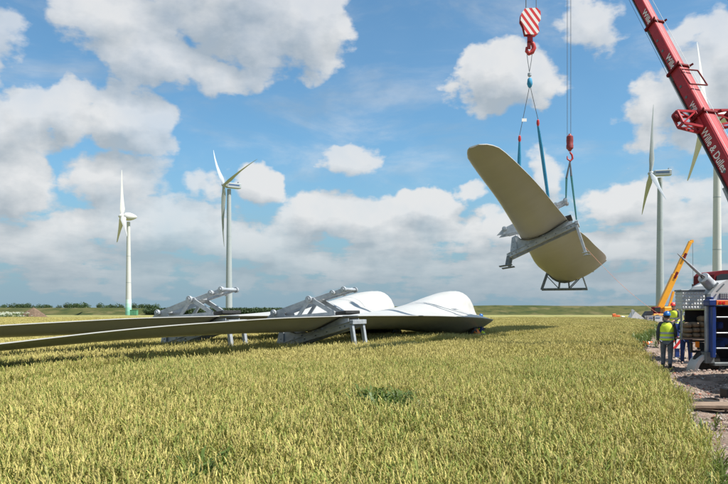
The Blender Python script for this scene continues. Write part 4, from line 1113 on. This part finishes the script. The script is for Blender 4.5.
# tilted drum with its long tapering spike
ca, cb = L(703.2, 277.4, 20.5), L(715.5, 290.5, 20.9); ax_ = (ca - cb).normalized(); ln = (ca - cb).length
bm = NB(); lathe(bm, [(.12, 0), (.165, .03), (.165, ln * .45), (.172, ln * .46), (.172, ln * .52), (.165, ln * .53), (.165, ln - .02), (.15, ln)], 24, cb, ax_); dr = build('drum', bm, M['galv'], truck, smooth=True)
tip = L(677.5, 253.6, 19.6)
bm = NB(); tube(bm, [ca - ax_ * .01, ca.lerp(tip, .45), ca.lerp(tip, .8), tip], [.05, .042, .025, .010], 10); build('spike', bm, M['galv'], dr, smooth=True)
bm = NB(); tube(bm, [ca - Vector((.10, .1, .02)), ca - Vector((.14, .14, -.10)), ca - Vector((.02, .16, .0))], .022, 6); build('hose', bm, M['black'], dr, smooth=True)
bm = NB(); bar(bm, L(716.5, 292, 20.3), L(724, 284, 20.3), .05, .03); bar(bm, L(713, 287.5, 20.28), L(718, 283, 20.28), .05, .05); build('drum_bracket', bm, M['galv_dark'], dr)
# dark red operator cab behind
bm = NB(); poly = [(714.0, 290), (714.2, 274.5), (717, 271.6), (724, 270.2), (760, 269.6), (760, 290)]
prism(bm, poly, lambda u, v, q: L(u, v, 24) + Vector((0, q, 0)), 0, 1.5); cb_ = build('operator_cab', bm, M['dark_red'], truck)
bm = NB(); prism(bm, [(716.2, 286), (716.4, 276), (721, 274), (756, 273.4), (756, 286)], lambda u, v, q: L(u, v, 24) + Vector((0, q, 0)), -.02, .0); build('cab_window', bm, M['glass'], cb_)
# chassis and wheels, arched white mudguard
bm = NB(); box(bm, L(760, 362, 20.9) * 1 + Vector((0, .25, .0)), (2.9, .9, .22), bev=.02); build('chassis', bm, M['black'], truck)
wc = L(709, 372.6, 20.4)
for dx in (0.02, 1.9):
    bm = NB(); lathe(bm, [(.20, -.13), (.34, -.13), (.375, -.08), (.375, .08), (.34, .13), (.20, .13)], 26, (wc.x + dx, wc.y + .2, .42), Vector((0, 1, 0))); w_ = build('wheel', bm, M['tyre'], truck, smooth=True)
    bm = NB(); lathe(bm, [(.19, -.10), (.19, .10), (.08, .11)], 18, (wc.x + dx, wc.y + .2, .42), Vector((0, -1, 0))); build('rim', bm, M['galv_dark'], w_, smooth=True)
bm = NB(); rr = []
for k in range(13):
    a = PI * (1.0 - .56 * k / 12) ; r0, r1 = .44, .545
    c = Vector((wc.x + .06, 0, .10)); e = Vector((math.cos(a) * .98, 0, math.sin(a) * 1.12))
    rr.append([c + e * r0 + Vector((0, wc.y - .10, 0)), c + e * r1 + Vector((0, wc.y - .10, 0)), c + e * r1 + Vector((0, wc.y + .42, 0)), c + e * r0 + Vector((0, wc.y + .42, 0))])
loft(bm, rr); build('mudguard', bm, M['alu_white'], truck, smooth=True)

# sacks on the shelf: each a thing
def sack_mesh(seed):
    rg = random.Random(seed); bm = NB(); rr = []
    for k in range(9):
        t_ = k / 8 * 2 - 1; e = (1 - abs(t_) ** 4) ** .5 if abs(t_) < 1 else .0
        e = max(e, .12); dz = .012 * math.sin(k * 2.3 + seed)
        rr.append([Vector((t_, e * math.copysign(abs(math.cos(a)) ** .75, math.cos(a)) * (1 + rg.uniform(-.07, .07)), dz + e * math.copysign(abs(math.sin(a)) ** .75, math.sin(a)) * (1 + rg.uniform(-.09, .07)))) for a in (2 * PI * q / 12 for q in range(12))])
    loft(bm, rr); return bm
k = 0
rows = [('left', 681.4, 690.5, (332.8, 337.8), 'bottom'), ('left', 681.9, 690.8, (327.6, 333.2), 'middle'), ('left', 682.2, 690, (322.4, 328.0), 'top'),
        ('middle', 690.2, 698.6, (332.4, 337.8), 'bottom'), ('middle', 690.5, 698.2, (327.1, 332.8), 'middle'), ('middle', 689.8, 698, (322.0, 327.5), 'top'),
        ('right', 698.4, 706, (332.4, 337.8), 'bottom'), ('right', 698.6, 706, (327.0, 332.8), 'second lowest'), ('right', 698.2, 705.6, (321.4, 327.4), 'third lowest'), ('right', 698.8, 706, (315.8, 321.8), 'top')]
for pile, x0, x1, (y0, y1), pos in rows:
    x0 += .8 if pile == 'left' else 0; a, b = at(x0, y0, 20.72), at(x1, y1, 20.72)
    o = build('sack', sack_mesh(k), M['sack'], smooth=60)
    o.scale = ((b.x - a.x) / 2, .23, (a.z - b.z) / 2 * 1.02); o.location = ((a.x + b.x) / 2, 20.74, (a.z + b.z) / 2); k += 1
    tag(o, '%s brown sack of the %s pile on the shelf under the dimpled box' % (pos, {'left': 'left', 'middle': 'middle', 'right': 'taller right'}[pile]), 'sack', 'brown sacks on the truck shelf')

# red-white warning plate on a blue post
p = at(677, 345, 27)
t = thing('warning_post', 'blue post with a red and white striped plate behind the walking worker', 'warning post', (p.x, 27, track_z(p.x, 27)))
b = NB(); box(b, (0, 0, .03), (.5, .5, .06), bev=.01); build('base', b, M['rubber'], t)
b = NB(); box(b, (0, 0, .70), (.16, .10, 1.30), bev=.01); build('post', b, M['blue_paint'], t)
b = NB(); box(b, (0, -.07, .62), (.34, .03, .46)); build('striped_plate', b, M['stripes_small'], t)

# orange cone lying at the edge of the wheat
p = Vector((13.55, 33.4, track_z(13.55, 33.4)))
t = thing('traffic_cone', 'orange traffic cone tipped over on the rubble at the wheat edge', 'traffic cone', p + Vector((0, 0, .13)), math.radians(25))
ax_ = Vector((.75, 0, .12)).normalized()
b = NB(); lathe(b, [(.16, 0), (.13, .15), (.085, .42), (.04, .68), (.03, .70)], 16, (-.3, 0, -.02), ax_); build('cone', b, M['orange'], t, smooth=True); t.scale = (.7, .7, .7)
b = NB(); bb = Matrix(frame_of(ax_) + (ax_,)).transposed(); box(b, (-.31, 0, -.02), (.36, .36, .03), bb, bev=.01); build('base', b, M['orange'], t)
b = NB(); lathe(b, [(.105, .31), (.088, .42)], 16, (-.3, 0, -.02), ax_, caps=False); build('reflective_sleeve', b, M['letter'], t, smooth=True)

# timber mats and scrap on the track
for i, (x, y, ln, rz, lb) in enumerate(((7.75, 13.05, 3.4, -.06, 'long weathered plank lying across the gravel track, the nearer of two'), (7.9, 13.42, 3.2, .02, 'long weathered plank lying across the gravel track, the farther of two'))):
    b = NB(); box(b, (0, 0, .035), (ln, .24, .07), bev=.012); o = build('plank', b, M['wood'], loc=(x, y, track_z(x, y) + .02)); o.rotation_euler = (0, 0, rz)
    tag(o, lb, 'plank', 'planks on the track')
b = NB(); tube(b, [Vector((.34 * math.cos(a) * (1 + .06 * math.sin(5 * a)), .22 * math.sin(a), .03 + .02 * math.sin(3 * a))) for a in [k * .42 for k in range(15)]], .028, 7)
tag(build('hose_coil', b, M['boot'], smooth=True, loc=(6.75, 14.0, track_z(6.75, 14.0) + .02)), 'dark brown coil of hose lying in the shade on the track', 'hose')
b = NB(); box(b, (0, 0, .12), (.5, .35, .24), bev=.03); o = build('case', b, M['black'], loc=(8.05, 15.2, track_z(8.05, 15.2)))
b = NB(); tube(b, [(-.12, 0, .24), (-.10, 0, .30), (.10, 0, .30), (.12, 0, .24)], .015, 6); build('handle', b, M['galv'], o, smooth=True)
tag(o, 'small black case on the track at the right edge of the picture', 'case')

# ------------------------------------------------------------------ far yellow crane and clutter at the end of the track
d = 120.0; p0 = at(663, 318, d)
t = thing('mobile_crane', 'small yellow mobile crane far away at the end of the track', 'crane', (p0.x, d, 0))
def C(x, y, dy=0): return at(x, y, d) - Vector((p0.x, d, 0)) + Vector((0, dy, 0))
b = NB(); box(b, (.2, 0, .95), (4.6, 2.4, .7), bev=.08); build('carrier', b, M['yellow'], t)
b = NB(); box(b, (1.0, 0, 1.9), (2.4, 2.0, 1.2), bev=.12); build('slewing_house', b, M['yellow'], t)
b = NB(); box(b, (-1.35, -.3, 1.85), (1.2, 1.3, 1.3), bev=.12); cb_ = build('operator_cab', b, M['dark_red'], t)
b = NB(); box(b, (-1.35, -.98, 2.0), (.95, .04, .75)); build('cab_window', b, M['glass'], cb_)
for x in (-1.5, -.2, 1.6):
    b = NB(); lathe(b, [(.3, -.18), (.55, -.18), (.6, -.1), (.6, .1), (.55, .18), (.3, .18)], 18, (x, -1.05, .6), Vector((0, 1, 0))); build('wheel', b, M['tyre'], t, smooth=True)
A_, B_ = C(659.5, 308), C(690.5, 241.5)
for f0, f1, w in ((0, .5, .95), (.48, .78, .75), (.76, 1.0, .58)):
    b = NB(); bar(b, A_.lerp(B_, f0), A_.lerp(B_, f1), w * .8, w, bev=.05); build('boom_section', b, M['yellow'], t)
b = NB(); bar(b, B_, B_ + Vector((.45, 0, .05)), .4, .5); build('boom_head', b, M['yellow'], t)
for f in (.5, .78):
    b = NB(); c = A_.lerp(B_, f); box(b, c + Vector((.0, 0, -.1)), (1.2, 1.0, .35), Euler((0, -1.1, 0))); build('collar', b, M['dark_red'], t)
b = NB(); bar(b, C(668.5, 309), A_.lerp(B_, .30) + Vector((.8, 0, -.6)), .35, .35); build('luffing_ram', b, M['yellow'], t)
o_ = at(692.5, 242, d)
rope('hoist_rope', 'thin rope hanging from the far yellow crane', 'rope', [o_, at(693.2, 283.5, d)], .035, M['rope'], 'hoist ropes')
q = at(693.2, 285.5, d); t = thing('hook_block', 'tiny dark hook block on the rope of the far yellow crane', 'hook block', q)
b = NB(); box(b, (0, 0, 0), (.42, .3, .55), bev=.08); build('hook_weight', b, M['black'], t)
b = NB(); tube(b, [(0, 0, -.25), (.12, 0, -.36), (.05, 0, -.5), (-.1, 0, -.42)], .05, 6); build('hook', b, M['black'], t, smooth=True)

d = 114.0
p = at(636, 318, d); t = thing('folded_panel', 'white tent shaped panel standing at the far end of the wheat', 'panel', (p.x, d, 0))
W = lambda x, y: at(x, y, d) - Vector((p.x, d, 0))
b = NB(); prism(b, [(627.2, 321), (633.5, 311.5), (645.5, 321)], lambda u, v, q: W(u, v) + Vector((0, q, 0)), -.8, .9); build('canvas', b, M['alu_white'], t)
b = NB(); bar(b, W(630.2, 316) + Vector((0, -.85, 0)), W(629.6, 309.6) + Vector((0, -.85, 0)), .12, .25); bar(b, W(629.8, 310) + Vector((0, -.85, 0)), W(632, 311.2) + Vector((0, -.85, 0)), .2, .3); build('strut', b, M['galv'], t)
p = at(647.6, 314, 116); t = thing('excavator_bucket', 'black digger bucket lying behind the white tent shaped panel', 'bucket', (p.x, 116, 0))
b = NB(); prism(b, [(-.85, .0), (-.75, 1.0), (-.2, 1.75), (.55, 1.8), (.7, 1.3), (.2, .9), (.35, .3), (.8, .0)], lambda u, v, q: Vector((u, q, v)), -.7, .7); build('shell', b, M['black'], t)
for k in range(4):
    b = NB(); box(b, (.85, -.55 + .36 * k, .05), (.3, .12, .1)); build('tooth', b, M['galv_dark'], t)
for i, (x0, x1, y0, col, lb) in enumerate(((646, 653.5, 316.2, 'sack', 'low beige crate right of the white tent shaped panel'), (652, 661, 316.0, 'alu_white', 'low white crate beside the far yellow crane'))):
    a, b2 = at(x0, y0, 113), at(x1, y0, 113)
    t = thing('crate', lb, 'crate', ((a.x + b2.x) / 2, 113, 0)); w = b2.x - a.x
    b = NB(); box(b, (0, 0, a.z / 2 + .05), (w, 1.0, a.z - .1), bev=.02); build('body', b, M[col] if col != 'sack' else M['pale_stone'], t)
    b = NB(); box(b, (0, 0, a.z + .02), (w * 1.04, 1.06, .07)); build('lid', b, M['alu_white'], t)
    b = NB(); box(b, (0, -.52, a.z * .7), (w * .5, .03, .14)); build('label_plate', b, M['blue_stripe'], t)
p = at(617.5, 318, 113)
t = thing('barrier', 'orange red plastic barriers in a heap at the far field end', 'barrier', (p.x, 113, 0))
for k, (x, h, m_) in enumerate(((-.5, 1.35, 'orange'), (.15, 1.15, 'orange'), (.9, .95, 'letter'))):
    b = NB(); box(b, (x, .1 * k, h / 2), (.55, .35, h), Euler((0, .12 * (k - 1), 0)), bev=.06); build('barrier_panel', b, M[m_], t)

# ------------------------------------------------------------------ trees beyond the dyke, hedge, mound
def leaf_crown(seed, w, h, n, leaf, m_name):
    rg = random.Random(seed); bm = NB()
    blobs = [(rg.uniform(-.55, .55) * w / 2, rg.uniform(-.5, .5) * w / 2, h * rg.uniform(.38, .9), rg.uniform(.22, .42) * w) for _ in range(9)]
    for k in range(n):
        bx, by, bz, br = rg.choice(blobs); v = Vector((rg.gauss(0, 1), rg.gauss(0, 1), rg.gauss(0, 1))).normalized() * br * rg.uniform(.55, 1.05)
        p = Vector((bx, by, bz)) + Vector((v.x, v.y, v.z * .8))
        if p.z < h * .16: p.z = h * rg.uniform(.16, .4)
        nx = Vector((rg.gauss(0, 1), rg.gauss(0, 1), rg.gauss(0, 1))).normalized(); x, y = frame_of(nx); s = leaf * rg.uniform(.6, 1.3)
        vs = [bm.verts.new(p + x * math.cos(a) * s + y * math.sin(a) * s * .7) for a in (0, 1.7, 3.1, 4.6)]
        bm.faces.new(vs)
    return bm
def trunk_bm(h):
    bm = NB(); tube(bm, [(0, 0, -.2), (.03, 0, h * .3), (-.02, .03, h * .6)], [.26, .18, .08], 7)
    for a in (0, 2.1, 4.2): tube(bm, [(.02, 0, h * .28), (math.cos(a) * h * .12, math.sin(a) * h * .12, h * .45), (math.cos(a) * h * .2, math.sin(a) * h * .2, h * .62)], [.1, .07, .03], 5)
    return bm
kinds = []
for k in range(4):
    t = thing('broadleaf_tree', 'x', 'tree', group='trees behind the dyke')
    build('trunk', trunk_bm(6), M['bark'], t); build('crown', leaf_crown(k + 3, 6.2, 6.0, 900, .30, ''), M['tree_leaf'], t); kinds.append(t)
clumps = [('leftmost clump', [3, 9, 15, 21, 26]), ('clump beyond the earth heap', [32, 38, 44, 49]), ('gap right of the earth heap', [58.5]), ('tallest clump', [67, 73, 79, 84]), ('clump left of the far left turbine', [100, 106, 112, 119]), ('gap right of the far left turbine', [134]), ('clump above the rear cradle', [143, 149, 155])]
ordn = ['first', 'second', 'third', 'fourth', 'fifth']; n_ = 0
for nm, xs in clumps:
    for i, x in enumerate(xs):
        src = kinds[n_ % 4]; d = 405 + rnd.uniform(-12, 25); p = at(x + .5, 300, d)
        hgt = {0: .86, 1: .84, 2: .76, 3: .95, 4: .84, 5: .8, 6: .88}[[c[0] for c in clumps].index(nm)] * rnd.uniform(.88, 1.08)
        o = src if n_ < 4 else dup(src)
        o.location = (p.x, d, 0); o.rotation_euler = (0, 0, rnd.uniform(0, 6)); o.scale = (hgt * rnd.uniform(.9, 1.15), hgt, hgt)
        if len(xs) == 1: o['label'] = 'single dark green tree in the %s' % nm
        else: o['label'] = '%s dark tree from the left in the %s' % (ordn[i], nm)
        n_ += 1
hb = [proto('hedge_bush', leaf_crown(40 + k, 2.6, 1.7, 420, .16, ''), [M['hedge_leaf']]) for k in range(3)]
pts = []
for k in range(420):
    x = at(150 + k * .322, 310, 276).x + rnd.uniform(-.6, .6); pts.append((x, 274.5 + rnd.uniform(-1.6, 1.6), 0, rnd.uniform(0, 6), 0, 0, rnd.uniform(1.15, 1.4), rnd.randrange(3)))
o = scatter('hedge', pts, hb); tag(o, 'long low dark green hedge behind the cradles', 'hedge')
bm = NB(); bmesh.ops.create_icosphere(bm, subdivisions=4, radius=1)
for v in bm.verts:
    c = v.co; n = .13 * math.sin(c.x * 5 + 1) * math.sin(c.y * 6) + .08 * math.sin(c.x * 13 + c.z * 7) + .05 * math.sin(c.y * 21 + c.x * 17)
    prof = max(0, 1 - math.hypot(c.x, c.y)) if c.z > 0 else 0
    v.co = Vector((c.x * 3.3, c.y * 2.2, (prof ** .75) * 2.5 + n * .5 * (1 if c.z > 0 else 0) + (0 if c.z > 0 else -.1)))
p = at(33.5, 318, 150); tag(build('earth_mound', bm, M['mound'], smooth=80, loc=(p.x, 150, 0)), 'small brown heap of bare earth beyond the wheat at far left', 'earth mound')

# leafy weeds (stuff)
def weed(seed, flower):
    rg = random.Random(seed); bm = NB()
    for k in range(46):
        a = rg.uniform(0, 2 * PI); o = Vector((math.cos(a), math.sin(a), 0)); s = Vector((-o.y, o.x, 0)); z0 = rg.uniform(.08, .52); Ln = rg.uniform(.08, .22)
        b0 = o * rg.uniform(0, .1) + Vector((0, 0, z0))
        strip(bm, [b0, b0 + o * Ln * .5 + Vector((0, 0, Ln * .7)), b0 + o * Ln + Vector((0, 0, Ln * .8))], [.006, .013, .002], s, 0)
    for k in range(3): strip(bm, [Vector((.02 * k, 0, 0)), Vector((.03 * k - .03, .02, .6))], [.004, .003], Vector((1, 0, 0)), 0)
    if flower:
        for k in range(14):
            p = Vector((rg.gauss(0, .1), rg.gauss(0, .1), rg.uniform(.55, .7))); bmesh.ops.create_icosphere(bm, subdivisions=1, radius=.025, matrix=Matrix.Translation(p))
        for f in bm.faces:
            if len(f.verts) == 3: f.material_index = 1
    return proto('weed', bm, [M['weed'], M['flower']])
WD = [weed(k, False) for k in range(3)]; WF = [weed(10 + k, True) for k in range(3)]
pts = []
for cx, cy, rx, ry, n in ((.40, 9.6, .45, 1.0, 110), (-1.3, 5.7, .2, .4, 26), (1.5, 6.6, .1, .1, 4), (-2.2, 7.4, .15, .2, 5), (2.0, 7.6, .15, .3, 6), (3.0, 10.8, .25, .4, 8), (-4.6, 12.6, .3, .4, 8)):
    for k in range(n): pts.append((cx + rnd.gauss(0, rx * .5), cy + rnd.gauss(0, ry * .5), 0, rnd.uniform(0, 6), 0, 0, rnd.uniform(.75, 1.1) * (1.22 if cx == .40 else 1.05), rnd.randrange(3)))
for k in range(420):     # along the edge of the crop
    y = 3 + (k / 420) ** 1.4 * 42; pts.append((edge_x(y) + rnd.gauss(-.08, .2), y, 0, rnd.uniform(0, 6), 0, 0, rnd.uniform(.35, .8), rnd.randrange(3)))
for k in range(450):
    y = 30 + rnd.random() * 70; pts.append((edge_x(y) + rnd.gauss(-.6, .9), y, 0, rnd.uniform(0, 6), 0, 0, rnd.uniform(.9, 1.35), rnd.randrange(3)))
tag(scatter('weeds', pts, WD), 'green leafy weeds in gaps and along the edge of the crop', 'weeds')
pts = [(at(rnd.uniform(-20, 23) , 316, 140).x, 138 + rnd.uniform(-14, 8), 0, rnd.uniform(0, 6), 0, 0, rnd.uniform(1.0, 2.3), rnd.randrange(3)) for k in range(170)]
tag(scatter('flowering_weeds', pts, WF), 'pale flowering weeds left of the brown earth heap', 'weeds')

# ------------------------------------------------------------------ wheat
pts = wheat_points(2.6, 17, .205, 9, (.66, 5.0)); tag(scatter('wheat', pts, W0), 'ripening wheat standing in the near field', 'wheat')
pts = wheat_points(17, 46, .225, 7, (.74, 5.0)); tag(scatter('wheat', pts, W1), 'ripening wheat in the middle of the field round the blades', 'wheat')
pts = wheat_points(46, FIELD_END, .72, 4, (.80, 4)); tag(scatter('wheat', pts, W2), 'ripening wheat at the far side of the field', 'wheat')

# ------------------------------------------------------------------ stones on the track
def stone(seed, m_):
    rg = random.Random(seed); bm = NB(); bmesh.ops.create_icosphere(bm, subdivisions=1, radius=1)
    for v in bm.verts: v.co = Vector((v.co.x * rg.uniform(.75, 1.25), v.co.y * rg.uniform(.6, 1.0), v.co.z * rg.uniform(.4, .8)))
    return proto('stone', bm, [m_])
ST = [stone(1, M['stone']), stone(2, M['stone']), stone(3, M['stone']), stone(4, M['brick_bit']), stone(5, M['pale_stone'])]
pts = []
while len(pts) < 42000:
    y = 4 + (rnd.random() ** 1.6) * 36; x = edge_x(y) - .1 + (rnd.random() ** 1.2) * (.62 * y + 3 - edge_x(y) if .62 * y + 3 > edge_x(y) + 1 else 2)
    s = min(.055, .009 + rnd.expovariate(1 / .009)) * (1 + .010 * y)
    pts.append((x, y, track_z(x, y) + s * .15, rnd.uniform(0, 6), rnd.uniform(-.5, .5), rnd.uniform(-.5, .5), s, rnd.choices(range(5), (5, 5, 5, 1.3, 1.6))[0]))
tag(scatter('gravel', pts, ST), 'crushed stone and brick rubble on the track', 'gravel')
